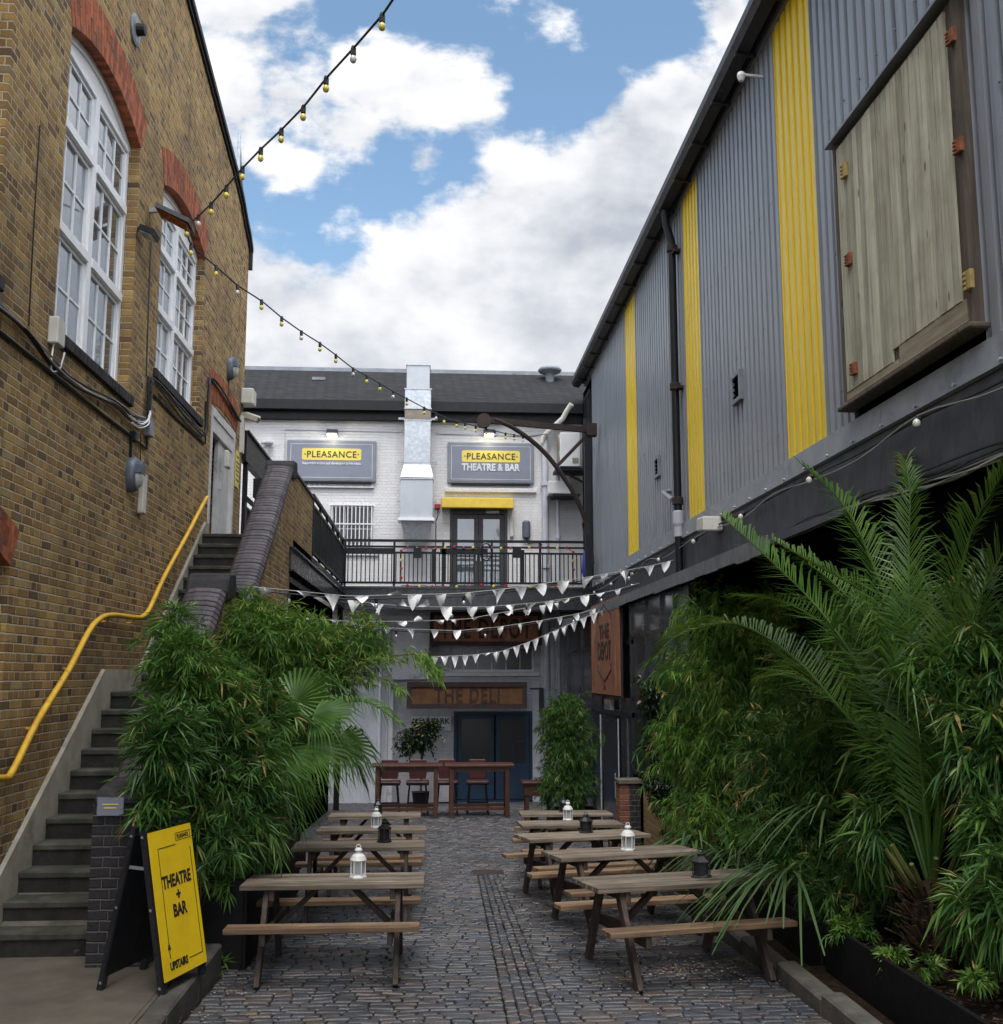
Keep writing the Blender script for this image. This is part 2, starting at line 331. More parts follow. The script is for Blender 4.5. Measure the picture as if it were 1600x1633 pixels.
M['bulbwhite'] = pmat('frosted bulb', (.72,.7,.62), None, 3, .2, coat=.5)
M['bulbred'] = pmat('red bauble', (.5,.03,.04), None, 3, .25, coat=.5)
M['cloth'] = pmat('bunting cotton', (.86,.87,.88), (.78,.79,.8), 8, .9)
M['deli'] = pmat('deli board', (.15,.065,.022), (.09,.038,.015), 5, .75, bmp=.2)
M['blue'] = pmat('blue door paint', (.01,.035,.075), (.008,.026,.055), 4, .5, bmp=.1)
M['mahog'] = pmat('red brown stained wood', (.085,.03,.018), (.05,.018,.012), 5, .45, stretch=(1,6,6), rv=.2, bmp=.15)
M['redseat'] = pmat('dark red seat', (.075,.018,.014), (.05,.013,.011), 5, .45)
M['pot'] = pmat('black planter', (.008,.008,.009), (.006,.006,.007), 8, .6, bmp=.1, spec=.2)
M['fibre'] = pmat('palm fibre', (.085,.045,.025), (.03,.018,.012), 14, .95, bmp=1, rv=.5)
M['culm'] = pmat('bamboo cane', (.11,.12,.03), (.07,.09,.025), 8, .5)
M['bark'] = pmat('stem bark', (.07,.05,.035), (.04,.03,.02), 10, .9, bmp=.6)
M['petal'] = pmat('petals and crumbs', (.35,.22,.17), (.25,.2,.13), 30, .8, rv=.7)
M['moss'] = pmat('joint moss', (.05,.08,.015), (.03,.05,.01), 30, .9, rv=.4)
M['heater'] = pmat('heater copper reflector', (.42,.12,.035), (.25,.08,.03), 9, .3, metal=.6)
M['lens'] = pmat('lamp lens', (.5,.52,.45), None, 3, .3)
M['slateblue'] = pmat('blue grey casing', (.09,.115,.15), (.07,.09,.12), 6, .4)
M['acwhite'] = pmat('air conditioner casing', (.62,.62,.62), (.54,.54,.54), 3, .5)
M['acgrille'] = pmat('fan grille', (.25,.21,.17), None, 8, .6)
M['pipegrey'] = pmat('lilac grey pipe paint', (.5,.51,.56), (.42,.43,.48), 5, .5)
M['redplastic'] = pmat('red plastic', (.5,.03,.02), None, 3, .4)
M['blueplastic'] = pmat('blue plastic', (.02,.05,.35), None, 3, .4)
M['lantw'] = pmat('white lantern enamel', (.68,.69,.68), (.6,.61,.6), 20, .4)
M['lantb'] = pmat('black lantern enamel', (.015,.015,.017), None, 20, .4)
M['candle'] = pmat('candle wax', (.6,.57,.48), None, 3, .6)
M['lampon'] = None
def emit(name, c, s):
    m, t, b = new(name); b.inputs['Emission Color'].default_value = rgba(c); b.inputs['Emission Strength'].default_value = s; b.inputs['Base Color'].default_value = rgba(c); return m
M['lampon'] = emit('lit lamp glass', (1, .95, .75), 1.3)
def woodmat(name, c1, c2, c3, ax, rough=.8, sc=1., bands=26, stripes=0):
    m, t, b = new(name); g = t.nodes.new('ShaderNodeTexCoord').outputs['Object']
    st_ = {'x': (.6,14,14), 'y': (14,.6,14), 'z': (14,14,.6)}[ax]
    at = t.nodes.new('ShaderNodeAttribute'); at.attribute_name = 'rnd'
    cc = t.nodes.new('ShaderNodeCombineXYZ')
    for i in range(3): lnk(t, mth('MULTIPLY', at.outputs['Fac'], 37.3, tree=t), cc.inputs[i])
    va = t.nodes.new('ShaderNodeVectorMath'); lnk(t, mapping(t, g, st_), va.inputs[0]); lnk(t, cc.outputs[0], va.inputs[1])
    f = tnoise(t, va.outputs[0], 2.2*sc, 8, .65, .3); col = ramp(t, f, (.3, c2), (.5, c1), (.72, c3))
    f2 = tnoise(t, g, 3.5, 5, .6); col = mixc(t, maprange(t, f2, .45, .7), col, mixc(t, .5, col, c2))
    v = maprange(t, at.outputs['Fac'], 0, 1, .72, 1.25); c2_ = t.nodes.new('ShaderNodeCombineXYZ')
    for i in range(3): lnk(t, v, c2_.inputs[i])
    col = mixc(t, 1., col, c2_.outputs[0], 'MULTIPLY')
    kn = t.nodes.new('ShaderNodeTexVoronoi'); kn.inputs['Scale'].default_value = 1.; ks = {'x': (1.6,9,9), 'y': (9,1.6,9), 'z': (7,7,2.4)}[ax]
    lnk(t, mapping(t, g, ks), kn.inputs['Vector']); col = mixc(t, maprange(t, kn.outputs['Distance'], .13, .06, 0, .8), col, tuple(x*.35 for x in c2))
    lnk(t, col, b.inputs['Base Color']); b.inputs['Roughness'].default_value = rough; bump(t, b, f, .5, .006)
    return m
M['tablewood'] = woodmat('weathered table wood', (.17,.135,.1), (.055,.042,.03), (.36,.3,.23), 'x')
M['benchwood'] = woodmat('worn bench wood', (.18,.11,.06), (.07,.04,.024), (.34,.25,.16), 'x')
M['legwood'] = woodmat('dark leg wood', (.045,.03,.023), (.022,.015,.012), (.09,.065,.05), 'z')
M['shutter'] = woodmat('grey green treated boards', (.47,.455,.34), (.27,.235,.16), (.57,.58,.47), 'z', .8, .6)
M['shutrail'] = woodmat('brownish board rail', (.3,.26,.18), (.17,.14,.1), (.4,.35,.25), 'y', .8, .6)
M['shutframe'] = woodmat('old timber frame', (.1,.075,.055), (.05,.04,.03), (.16,.13,.1), 'z')
def leafmat(name, c1, c2, c3, trans=.18, rough=.4):
    m, t, b = new(name)
    at = t.nodes.new('ShaderNodeAttribute'); at.attribute_name = 'rnd'
    g = t.nodes.new('ShaderNodeTexCoord').outputs['Object']; n = tnoise(t, g, 2.2, 4)
    f = mth('ADD', mth('MULTIPLY', at.outputs['Fac'], .6, tree=t), mth('MULTIPLY', mth('SUBTRACT', n, .3, tree=t), 1., tree=t), tree=t)
    col = ramp(t, f, (.0, c1), (.5, c2), (1., c3))
    col = mixc(t, maprange(t, at.outputs['Fac'], .985, .998), col, (.36,.27,.1))
    lnk(t, col, b.inputs['Base Color']); b.inputs['Roughness'].default_value = rough; b.inputs['Specular IOR Level'].default_value = .3
    tr_ = t.nodes.new('ShaderNodeBsdfTranslucent'); lnk(t, mixc(t, .5, col, (.16,.25,.02)), tr_.inputs[0])
    ms = t.nodes.new('ShaderNodeMixShader'); ms.inputs[0].default_value = trans
    lnk(t, b.outputs[0], ms.inputs[1]); lnk(t, tr_.outputs[0], ms.inputs[2]); lnk(t, ms.outputs[0], t.nodes['Material Output'].inputs[0])
    return m
M['bamboo'] = leafmat('bamboo leaf', (.022,.075,.018), (.1,.215,.035), (.3,.43,.085))
M['bamboo_dark'] = leafmat('dark bamboo leaf', (.012,.045,.014), (.055,.14,.03), (.2,.32,.07))
M['palm'] = leafmat('palm leaf', (.02,.06,.016), (.06,.135,.025), (.17,.26,.045), .25, .35)
M['fan'] = leafmat('fan palm leaf', (.035,.09,.025), (.075,.16,.035), (.14,.24,.06), .25, .35)
M['grass'] = leafmat('long grass blade', (.025,.06,.02), (.06,.12,.035), (.13,.2,.07), .25, .55)
M['dkleaf'] = leafmat('dark glossy leaf', (.008,.02,.01), (.014,.035,.015), (.03,.06,.025), .1, .25)
def glassmat(name, dark, refl, rough=.05, tint=(.9,.95,1), fk=1.2):
    m, t, b = new(name); b.inputs['Base Color'].default_value = rgba(dark); b.inputs['Roughness'].default_value = .4
    gl = t.nodes.new('ShaderNodeBsdfGlossy'); gl.inputs['Roughness'].default_value = rough; gl.inputs[0].default_value = rgba(tint)
    fr = t.nodes.new('ShaderNodeFresnel'); fr.inputs[0].default_value = 1.5
    f = mth('ADD', mth('MULTIPLY', fr.outputs[0], fk, tree=t), refl, tree=t, clamp=True)
    g = t.nodes.new('ShaderNodeNewGeometry').outputs['Position']
    bp = t.nodes.new('ShaderNodeBump'); bp.inputs['Strength'].default_value = .06; bp.inputs['Distance'].default_value = .02
    lnk(t, tnoise(t, g, 3.5, 2), bp.inputs['Height']); lnk(t, bp.outputs[0], gl.inputs['Normal'])
    ms = t.nodes.new('ShaderNodeMixShader'); lnk(t, f, ms.inputs[0]); lnk(t, b.outputs[0], ms.inputs[1]); lnk(t, gl.outputs[0], ms.inputs[2])
    lnk(t, ms.outputs[0], t.nodes['Material Output'].inputs[0]); return m
M['glass'] = glassmat('window glass', (.03,.038,.048), .2, fk=1.)
M['doorglass'] = glassmat('door glass', (.05,.06,.07), .1, fk=.6)
M['glassdark'] = glassmat('dark window glass', (.008,.009,.012), .01, .12, fk=.3)
M['glassclear'] = glassmat('lantern glass', (.3,.32,.33), .2)
def corr_white():
    m = pmat('white corrugated board', (.62,.63,.67), (.52,.53,.57), 3, .6, c3=(.1,.1,.1), s3=2.2, a3=(.64,.8), stretch=(1,1,.6)); return m
M['corrwhite'] = corr_white()
M['curtain'] = pmat('net curtain', (.4,.42,.45), (.3,.32,.35), 3, .9, stretch=(1,12,1))
def settmat():
    m, t, b = new('granite sett'); at = t.nodes.new('ShaderNodeAttribute'); at.attribute_name = 'rnd'
    pos = t.nodes.new('ShaderNodeNewGeometry').outputs['Position']
    col = ramp(t, at.outputs['Fac'], (0, (.022,.028,.04)), (.2, (.045,.055,.074)), (.45, (.07,.056,.05)), (.62, (.026,.036,.056)), (.78, (.1,.07,.055)), (.9, (.055,.064,.08)), (1., (.034,.032,.034)))
    col = mixc(t, maprange(t, tnoise(t, pos, 60, 6, .7), .35, .7), col, mixc(t, .4, col, (.11,.105,.1)))
    col = mixc(t, maprange(t, tnoise(t, pos, .9, 5, .6), .42, .68), col, mixc(t, .55, col, (.016,.016,.018)))
    lnk(t, col, b.inputs['Base Color']); lnk(t, maprange(t, tnoise(t, pos, 8, 5), .3, .7, .28, .55), b.inputs['Roughness'])
    b.inputs['Specular IOR Level'].default_value = .5
    bump(t, b, tnoise(t, pos, 45, 6, .6), .6, .01); return m
M['sett'] = settmat()

# ------------------------------------------------------------------ text
def text(name, s, size, o, xa, ya, m, parent, sx=1., bold=0., ext=.004, align='CENTER', spacing=1., fit=None):
    cu = bpy.data.curves.new(name, 'FONT'); cu.body = s; cu.size = size; cu.align_x = align; cu.align_y = 'CENTER'
    cu.extrude = ext; cu.offset = bold; cu.space_character = spacing; cu.resolution_u = 3
    to = bpy.data.objects.new(name, cu); COL.objects.link(to)
    dg = bpy.context.evaluated_depsgraph_get(); me = bpy.data.meshes.new_from_object(to.evaluated_get(dg)); bpy.data.objects.remove(to)
    xa, ya = Vector(xa).normalized(), Vector(ya).normalized(); za = xa.cross(ya)
    if fit: xx = [v.co.x for v in me.vertices]; yy = [v.co.y for v in me.vertices]; sx = fit/(max(xx)-min(xx)); me.transform(Matrix.Translation((-(max(xx)+min(xx))/2, -(max(yy)+min(yy))/2, 0)))
    Mt = Matrix((xa*sx, ya, za)).transposed().to_4x4(); Mt.translation = Vector(o)-org(parent)
    me.transform(Mt); me.materials.clear(); me.materials.append(m); me.name = name
    ob = bpy.data.objects.new(name, me); COL.objects.link(ob); ob.parent = parent; ORG[ob.name] = org(parent); return ob
XA, YA, ZA = Vector((1,0,0)), Vector((0,1,0)), Vector((0,0,1))
def lerp(a, b, t): return a+(b-a)*t
def crom(pts, n=8):
    pts = [Vector(p) for p in pts]; out = []
    for i in range(len(pts)-1):
        p0, p1, p2, p3 = pts[max(i-1,0)], pts[i], pts[i+1], pts[min(i+2,len(pts)-1)]
        for k in range(n):
            t = k/n; out.append(.5*((2*p1)+(p2-p0)*t+(2*p0-5*p1+4*p2-p3)*t*t+(3*p1-p0-3*p2+p3)*t**3))
    out.append(pts[-1]); return out
# ================================================================== SETTING
XL, XR, YF, ZD = -3.37, 3.79, 25.7, 3.93        # left wall, right wall, end facade, deck level
g = MB()
ys = [-60, -6, 3, 8, 14, 20, 26.5, 60, 600, 3000]; zs_ = [.1, .1, gz(3), gz(8), gz(14), gz(20), gz(26.5), -1.3, -1.3, -1.3]
for i in range(len(ys)-1):
    for x0, x1 in ((-3000, -40), (-40, 40), (40, 3000)):
        g.add([(x0,ys[i],zs_[i]-.03),(x1,ys[i],zs_[i]-.03),(x1,ys[i+1],zs_[i+1]-.03),(x0,ys[i+1],zs_[i+1]-.03)], [(0,1,2,3)], .5)
struct('ground', g, M['soil'], fix=False)
# setts
st_ = MB()
def sett(x0, x1, y0, y1, g_=.005, tilt=.003):
    h = [random.gauss(0, .0035)+random.uniform(-tilt, tilt) for _ in range(4)]
    x0 += g_/2+random.uniform(0,.003); x1 -= g_/2+random.uniform(0,.003); y0 += g_/2+random.uniform(0,.003); y1 -= g_/2+random.uniform(0,.003); b = .009
    jx = [random.uniform(-.004,.004) for _ in range(4)]
    lo = [(x0,y0),(x1,y0),(x1,y1),(x0,y1)]; hi = [(x0+b,y0+b),(x1-b,y0+b),(x1-b,y1-b),(x0+b,y1-b)]
    c = ((x0+x1)/2, (y0+y1)/2)
    vs = [(x+j, y, gz(y)-.028) for (x, y), j in zip(lo, jx)]+[(x+j, y, gz(y)-.009+d) for (x, y), j, d in zip(lo, jx, h)]+[(x+j, y, gz(y)+d) for (x, y), j, d in zip(hi, jx, h)]
    vs.append((c[0], c[1], gz(c[1])+sum(h)/4+.004))
    st_.add(vs, [(0,1,5,4),(1,2,6,5),(2,3,7,6),(3,0,4,7),(4,5,9,8),(5,6,10,9),(6,7,11,10),(7,4,8,11),(8,9,12),(9,10,12),(10,11,12),(11,8,12)])
def chan(y): return .5+.007*(y-7), .86
y = 4.2
while y < 25.6:
    dy = random.uniform(.078, .096)
    c0, c1 = (.5+.0125*(y-7), .84) if y < 13.7 else (None, None)
    segs = [(-1.62 if y < 8.6 else -2.06, c0), (c1, 2.6 if y < 12 else 3.0)] if c0 else [(-2.06, 2.6 if y < 12 else 3.05)]
    if y > 15: segs = [(-3.4, 3.1)]
    for a, b in segs:
        x = a - random.uniform(0, .15)
        while x < b-.02:
            dx = random.uniform(.12, .22)
            x1 = x+dx if x+dx < b-.08 else b
            wv = .012*math.sin(x*2.1+y*.7)
            sett(max(x, a), x1, y+wv, y+dy+wv); x = x1
    y += dy
for k in range(4):
    y = 4.2+random.uniform(0, .1)
    while y < 13.6:
        dy = random.uniform(.1, .17); c0 = .5+.0125*(y-7); wd = (.84-c0)/4
        sett(c0+wd*k, c0+wd*(k+1)+.004, y+.004, y+dy-.006, .006, .006); y += dy
struct('cobbled_yard', st_, M['sett'], fix=False)
g = MB(); g.box(XL, -1.83, -5, 8.32, -.6, -.175); g.box(-1.84, -1.80, -5, 8.3, -.6, -.18)
struct('pavement', g, M['pave'])
g = MB(); y = -3.
while y < 8.5:
    l = min(.9, 8.62-y); g.box(-1.80+.0, -1.645, y, y+l-.008, gz(y+l)-.3, -.172+random.uniform(-.002,.002)); y += l
g.box(-1.80, -1.66, 8.6, 8.72, -.7, -.19)
y = -3.
while y < 13:
    l = .92; g.box(2.61+random.uniform(0,.006), 2.77, y, y+l-.008, gz(y+l)-.3, gz(y+l/2)+.115); y += l
part('kerb', g, M['kerb'], None, bevel=.018)['kind'] = 'structure'
g = MB()                                                   # raised soil beds
g.box(2.77, XR, 3, 8.0, -1, -.26); g.box(2.77, XR, 8., 13.5, -1.2, -.33)
g.box(-2.1, -1.66, 8.72, 10, -1, -.37); g.box(-2.1,-1.75,10,14.9,-1.2,-.44)
struct('planting_bed', g, M['soil'])

# ------------------------------------------------------------------ LEFT BRICK BUILDING
LB = thing('brick_building', 'tall yellow stock brick building on the left with arched white windows', 'building', (XL, 10, -.175))
def topz(y):
    pts = [(-5, 14.8), (12.94, 10.85), (16.55, 10.05), (17.3, 9.72), (17.8, 9.5)]
    for (a, za), (b, zb) in zip(pts, pts[1:]):
        if a <= y <= b: return lerp(za, zb, (y-a)/(b-a))
    return pts[-1][1]
def arcz(y, o, add=0.):
    y0, y1, zs, zc = o; wd = (y1-y0)/2; rise = zc-zs; Rr = (wd*wd+rise*rise)/(2*rise); c = (y0+y1)/2
    return zc-Rr+math.sqrt(max(0, Rr*Rr-(y-c)**2))+add
W1 = (8.96, 11.18, 7.83, 8.07); W2 = (12.2, 14.5, 7.9, 8.14); W0 = (5.4, 7.74, 7.83, 8.07); WB = (6.4, 8.37, 2.78, 2.98); DR = (15.3, 17.1, 5.86, 5.98)
ops = [(W1, 4.93), (W2, 5.52), (W0, 4.93), (WB, 1.2), (DR, ZD)]
br = sorted(set([-5., 17.8, 12.94, 16.55, 17.3]+[o[0] for o, _ in ops]+[o[1] for o, _ in ops]+[lerp(o[0], o[1], k/10) for o, _ in ops for k in range(1, 10)]))
g = MB(); D_ = -3.85
for a, b in zip(br, br[1:]):
    m_ = (a+b)/2; lo = [(-1.2, -1.2)]; cur = (-1.2, -1.2)
    for o, sill in sorted([x for x in ops if x[0][0] < m_ < x[0][1]], key=lambda x: x[1]):
        g.prism([(a,cur[0]),(b,cur[1]),(b,sill),(a,sill)], D_, XL); cur = (arcz(a, o, .012), arcz(b, o, .012))
    g.prism([(a,cur[0]),(b,cur[1]),(b,topz(b)),(a,topz(a))], D_, XL)
g.box(-10, D_-.002, 17.4, 17.797, -1.2, 9.4)
g.box(-10, D_, -5, -4.6, 0, 14)
part('wall', g, M['brick'], LB)
g = MB()                                                   # unlit rooms behind
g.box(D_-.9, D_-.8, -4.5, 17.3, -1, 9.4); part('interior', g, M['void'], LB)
g = MB()
pp = [(-5, 14.8), (12.94, 10.85), (16.3, 10.12), (16.9, 9.93), (17.3, 9.72), (17.62, 9.6), (17.86, 9.42)]
for (a, za), (b, zb) in zip(pp, pp[1:]): g.prism([(a,za),(b,zb),(b,zb+.09),(a,za+.09)], -3.95, XL+.07)
g.box(-3.95, XL+.06, 17.8, 17.88, 9.1, 9.42)
part('coping', g, M['sill'], LB)
g = MB()
for (a, za), (b, zb) in zip(pp, pp[1:]): g.prism([(a,za-.06),(b,zb-.06),(b,zb-.005),(a,za-.005)], XL+.002, XL+.035)
part('string_course', g, M['sill'], LB)
def arch(o, th, courses=2, bwid=.078):
    y0, y1, zs, zc = o; wd = (y1-y0)/2; rise = zc-zs; Rr = (wd*wd+rise*rise)/(2*rise); c = (y0+y1)/2; z0 = zc-Rr
    A = math.asin(wd/Rr); n = int(2*A*(Rr+th/2)/bwid); g = MB()
    for i in range(n):
        a0 = -A+2*A*i/n+.0012; a1 = -A+2*A*(i+1)/n-.0012
        cuts = [0, .5, 1] if i % 2 else [0, .28, .74, 1]
        for k in range(len(cuts)-1):
            r0 = Rr+th*cuts[k]+(.003 if k else 0); r1 = Rr+th*cuts[k+1]-.003; x1 = XL+.006+random.uniform(0,.004)
            g.prism([(c+math.sin(a_)*r_, z0+math.cos(a_)*r_) for a_, r_ in ((a0,r0),(a1,r0),(a1,r1),(a0,r1))], XL-.13, x1)
    part('arch', g, M['redrub'], LB)
    g = MB(); m_ = 14
    for i in range(m_):
        a0 = -A+2*A*i/m_; a1 = -A+2*A*(i+1)/m_
        g.prism([(c+math.sin(a_)*r_, z0+math.cos(a_)*r_) for a_, r_ in ((a0,Rr+.004),(a1,Rr+.004),(a1,Rr+th-.004),(a0,Rr+th-.004))], XL-.12, XL+.003)
    part('arch_mortar', g, M['mortar'], LB)
arch(W1, .45); arch(W2, .45); arch(W0, .45); arch(WB, .33); arch((15.15,17.25,5.93,6.05), .5)
def bigwindow(o, zb, tr, top, x=XL-.12):
    y0, y1, zs, zc = o; g = MB(); c = (y0+y1)/2; xo, xi = x, x-.07
    y0 += .004; y1 -= .004
    g.box(xi, xo, y0, y0+.07, zb+.05, zs); g.box(xi, xo, y1-.07, y1, zb+.05, zs)
    g.box(xi, xo+.05, y0, y1, zb-.0, zb+.05)
    n = 12
    for i in range(n):                       # head board up to the arch
        a, b = lerp(y0, y1, i/n), lerp(y0, y1, (i+1)/n)
        g.prism([(a,top),(b,top),(b,arcz(b,o,.01)),(a,arcz(a,o,.01))], xi, xo-.012)
        g.prism([(a,arcz(a,o)-.07),(b,arcz(b,o)-.07),(b,arcz(b,o,.01)),(a,arcz(a,o,.01))], xo-.011, xo+.012)
    g.box(xi, xo+.012, c-.062, c+.062, zb+.05, top)
    rows = [zb+.05]+[q for t in tr for q in (t-.045, t+.045)]+[top]
    for t in tr: g.box(xi, xo+.03, y0+.07, c-.062, t-.045, t+.045); g.box(xi, xo+.03, c+.062, y1-.07, t-.045, t+.045)
    g.box(xi, xo+.015, y0+.07, c-.062, top-.002, top+.05); g.box(xi, xo+.015, c+.062, y1-.07, top-.002, top+.05)
    fr = part('window', g, M['white'], LB)
    for r in range(3):
        z0, z1 = rows[2*r], rows[2*r+1]
        for a, b in ((y0+.07, c-.062), (c+.062, y1-.07)):
            s = MB(); f = .045; xs0, xs1 = xi+.012, xo-.014
            s.box(xs0, xs1, a, a+f, z0, z1); s.box(xs0, xs1, b-f, b, z0, z1); s.box(xs0, xs1, a+f, b-f, z0, z0+f); s.box(xs0, xs1, a+f, b-f, z1-f, z1)
            for k in (1, 2): yy = lerp(a+f, b-f, k/3); s.box(xs0+.008, xs1-.008, yy-.011, yy+.011, z0+f, z1-f)
            zz = (z0+z1)/2; s.box(xs0+.01, xs1-.01, a+f, b-f, zz-.011, zz+.011)
            part('sash', s, M['white'], fr)
            p = MB(); t0 = random.uniform(-.004,.004)
            xg = xs0+.02; p.add([(xg+t0,a+f,z0+f),(xg-t0,b-f,z0+f),(xg-t0,b-f,z1-f),(xg+t0,a+f,z1-f)], [(0,1,2,3)]); part('pane', p, M['glass'], fr, fix=False)
    s = MB(); a = y0-.1
    while a < y1+.05:
        s.box(XL-.12, XL+.045, a, a+.104, zb-.13, zb-.012); a += .11
    part('sill', s, M['sill'], LB, bevel=.01)
bigwindow(W1, 4.97, [6.03, 7.04], 7.74); bigwindow(W2, 5.56, [6.46, 7.24], 7.8); bigwindow(W0, 4.97, [6.03, 7.04], 7.74)
g = MB(); g.box(XL-.2, XL-.13, 6.45, 8.3, 1.25, 1.33); g.box(XL-.2,XL-.13,6.45,8.3,2.7,2.78); g.box(XL-.2,XL-.13,8.22,8.34,1.33,2.7); g.box(XL-.2,XL-.13,6.45,6.55,1.33,2.7)
wb = part('window', g, M['cream'], LB); g = MB(); g.add([(XL-.17,6.5,1.3),(XL-.17,8.25,1.3),(XL-.17,8.25,2.75),(XL-.17,6.5,2.75)],[(0,1,2,3)]); part('pane', g, M['glassdark'], wb, fix=False)
# doorway at the head of the stairs
g = MB(); y0, y1 = 15.3, 17.1
g.box(XL-.15, XL+.02, y0+.002, y0+.08, ZD, 5.8); g.box(XL-.15, XL+.02, y1-.12, y1-.002, ZD, 5.8); g.box(XL-.15, XL+.02, y0, y1, 5.8, 5.93)
g.box(XL-.1, XL+.0, y0+.08, y1-.12, 5.58, 5.8)
fr = part('door_frame', g, M['cream'], LB)
g = MB(); g.box(XL-.11, XL-.05, 16.12, y1-.12, ZD, 5.58); dd = part('door', g, M['cream'], LB)
g = MB(); g.box(XL-.05, XL-.02, 16.3, 16.34, ZD+.9, ZD+1.2); part('handle', g, M['galv'], dd)

# ------------------------------------------------------------------ STAIRS
STR = thing('staircase', 'worn concrete staircase climbing beside the brick wall', 'stairs', (-2.9, 8.3, -.175))
XS0, XS1 = XL+.04, -2.46
n = 11
def step(y0, y1, zt, h):
    g = MB(); g.box(XS0, XS1, y0-.012, y1, zt-.055, zt+random.uniform(-.003,.003)); o = part('step', g, M['step'], STR, bevel=.01)
    part('riser', MB().box(XS0, XS1, y0+.006, y1, zt-h, zt-.057), M['riser'], o)
for i in range(1, 12): step(8.29+.27*(i-1), (8.29+.27*i+.02) if i < 11 else 12.12, -.175+.175*i, .175)
for i in range(1, 13): step(12.09+.252*(i-1), 12.09+.252*i+.02 if i < 12 else 15.25, 1.75+.1817*i, .1817)
g = MB(); g.prism([(8.35,-1.2),(8.35,-.1),(11.2,1.57),(12.2,1.57),(15.2,3.7),(15.2,-1.2)], XS0+.01, XS1-.002); part('stair_core', g, M['concrete'], STR)
g = MB(); g.prism([(8.0,-.2),(8.0,.06),(8.12,.14),(10.78,1.98),(12.05,1.98),(15.08,4.12),(15.28,4.12),(15.28,3.6),(12.2,1.4),(10.9,1.4),(8.6,-.2)], XL+.001, XL+.041); part('stair_string', g, M['skirt'], STR)
# parapet
PW = thing('parapet_wall', 'sloping brick parapet with rounded dark coping beside the stairs', 'wall', (-2.27, 10, -.4))
X0, X1 = -2.445, -2.1
g = MB()
g.prism([(8.3,-1.2),(8.3,.98),(10.5,2.74),(10.9,2.8),(11.95,2.62),(15.0,4.88),(15.,-1.2)], X0, X1)
g.prism([(15.,3.76),(15.,4.88),(15.3,4.95),(17.62,4.95),(17.62,3.76)], X0, X1)
part('wall', g, M['brick'], PW)
g = MB(); g.box(-2.5, -2.06, 7.98, 8.3, -.7, .98); part('pier', g, M['bluebrick'], PW)
def copbricks(path, hw=.2, h=.13, pitch=.075):
    g = MB(); cx = (X0+X1)/2
    for (a, za), (b, zb) in zip(path, path[1:]):
        L = math.hypot(b-a, zb-za); n = max(1, int(L/pitch)); dy, dz = (b-a)/L, (zb-za)/L; ny, nz = -dz, dy
        for i in range(n):
            s0, s1 = L*i/n+.004, L*(i+1)/n-.004
            prof = [(-hw,0),(-hw,h*.45),(-hw*.78,h*.86),(-hw*.35,h),(hw*.35,h),(hw*.78,h*.86),(hw,h*.45),(hw,0)]
            j = random.uniform(-.004,.004); vs = []
            for s_ in (s0, s1):
                for px, ph in prof: vs.append((cx+px, a+dy*s_+ny*(ph+j), za+dz*s_+nz*(ph+j)))
            m = len(prof); g.add(vs, [tuple(range(m)), tuple(range(2*m-1, m-1, -1))]+[(k, (k+1) % m, m+(k+1) % m, m+k) for k in range(m)])
    return g
g = copbricks([(8.32,1.0),(10.42,2.68)]); part('coping', g, M['coping'], PW, bevel=.006)
g = copbricks([(10.86,2.8),(11.93,2.63)]); part('coping', g, M['coping'], PW, bevel=.006)
g = copbricks([(12.0,2.68),(14.9,4.83)]); part('coping', g, M['coping'], PW, bevel=.006)
g = copbricks([(15.3,4.9),(17.62,4.9)], h=.1); part('coping', g, M['coping'], PW, bevel=.006)
g = MB(); cp = lambda y0, z0, y1, z1: g.prism([(y0,z0),(y0+.06,z0+.13),(y0+.14,z0+.2),(y1-.05,z1+.15),(y1,z1+.08),(y1,z1-.1),(y0+.05,z0-.1)], X0-.035, X1+.035)
cp(10.4, 2.74, 10.88, 2.82); cp(14.86, 4.84, 15.32, 4.92); g.prism([(7.95,.97),(7.95,1.04),(8.05,1.09),(8.34,1.13),(8.36,.97)], X0-.05, X1+.05)
part('cap_stone', g, M['sill'], PW, bevel=.02)
g = MB(); g.box(-2.46,-2.2,7.935,7.947,.93,1.02); pl = one('sign_plate', MB().box(-2.46,-2.27,7.936,7.946,.9,1.03), M['signgrey'], 'small grey notice plate on the end of the stair parapet', 'sign')
g = MB()
for z_, w_ in ((.98,.06),(.955,.045)): g.box(-2.365-w_, -2.365+w_, 7.933, 7.9355, z_-.004, z_+.004)
part('printed_lines', g, M['signyellow'], pl)
# ------------------------------------------------------------------ DECK
DK = thing('steel_deck', 'black steel walkway and balcony deck carried above the yard', 'balcony', (0, 23.8, ZD))
g = MB(); g.box(X0, X1, 15.28, 17.6, ZD-.12, ZD-.02); g.box(XL+.002, X0-.002, 15.27, 25.6, ZD-.12, ZD)
g.box(X0, X1, 17.64, 25.6, ZD-.12, ZD); g.box(X1+.002, XR, 23.86, 25.6, ZD-.12, ZD); part('deck_boards', g, M['dark'], DK)
g = MB(); g.box(-2.16, -2.07, 14.92, 23.78, 3.42, 3.75); g.box(-2.2, -2.02, 14.92, 23.78, 3.72, 3.755); g.box(-2.2, -2.02, 14.92, 23.78, 3.40, 3.43)
part('side_beam', g, M['darksheen'], DK)
g = MB(); g.box(-2.25, XR, 23.76, 23.86, 3.42, 3.9); g.box(-2.25, XR, 23.7, 23.9, 3.88, 3.93); g.box(-2.25, XR, 23.7, 23.9, 3.4, 3.44); part('front_beam', g, M['darksheen'], DK)
g = MB()
for k in range(9): x = -1.9+.68*k; g.box(x-.04, x+.04, 23.88, 25.6, 3.6, 3.8)
part('joist', g, M['dark'], DK)
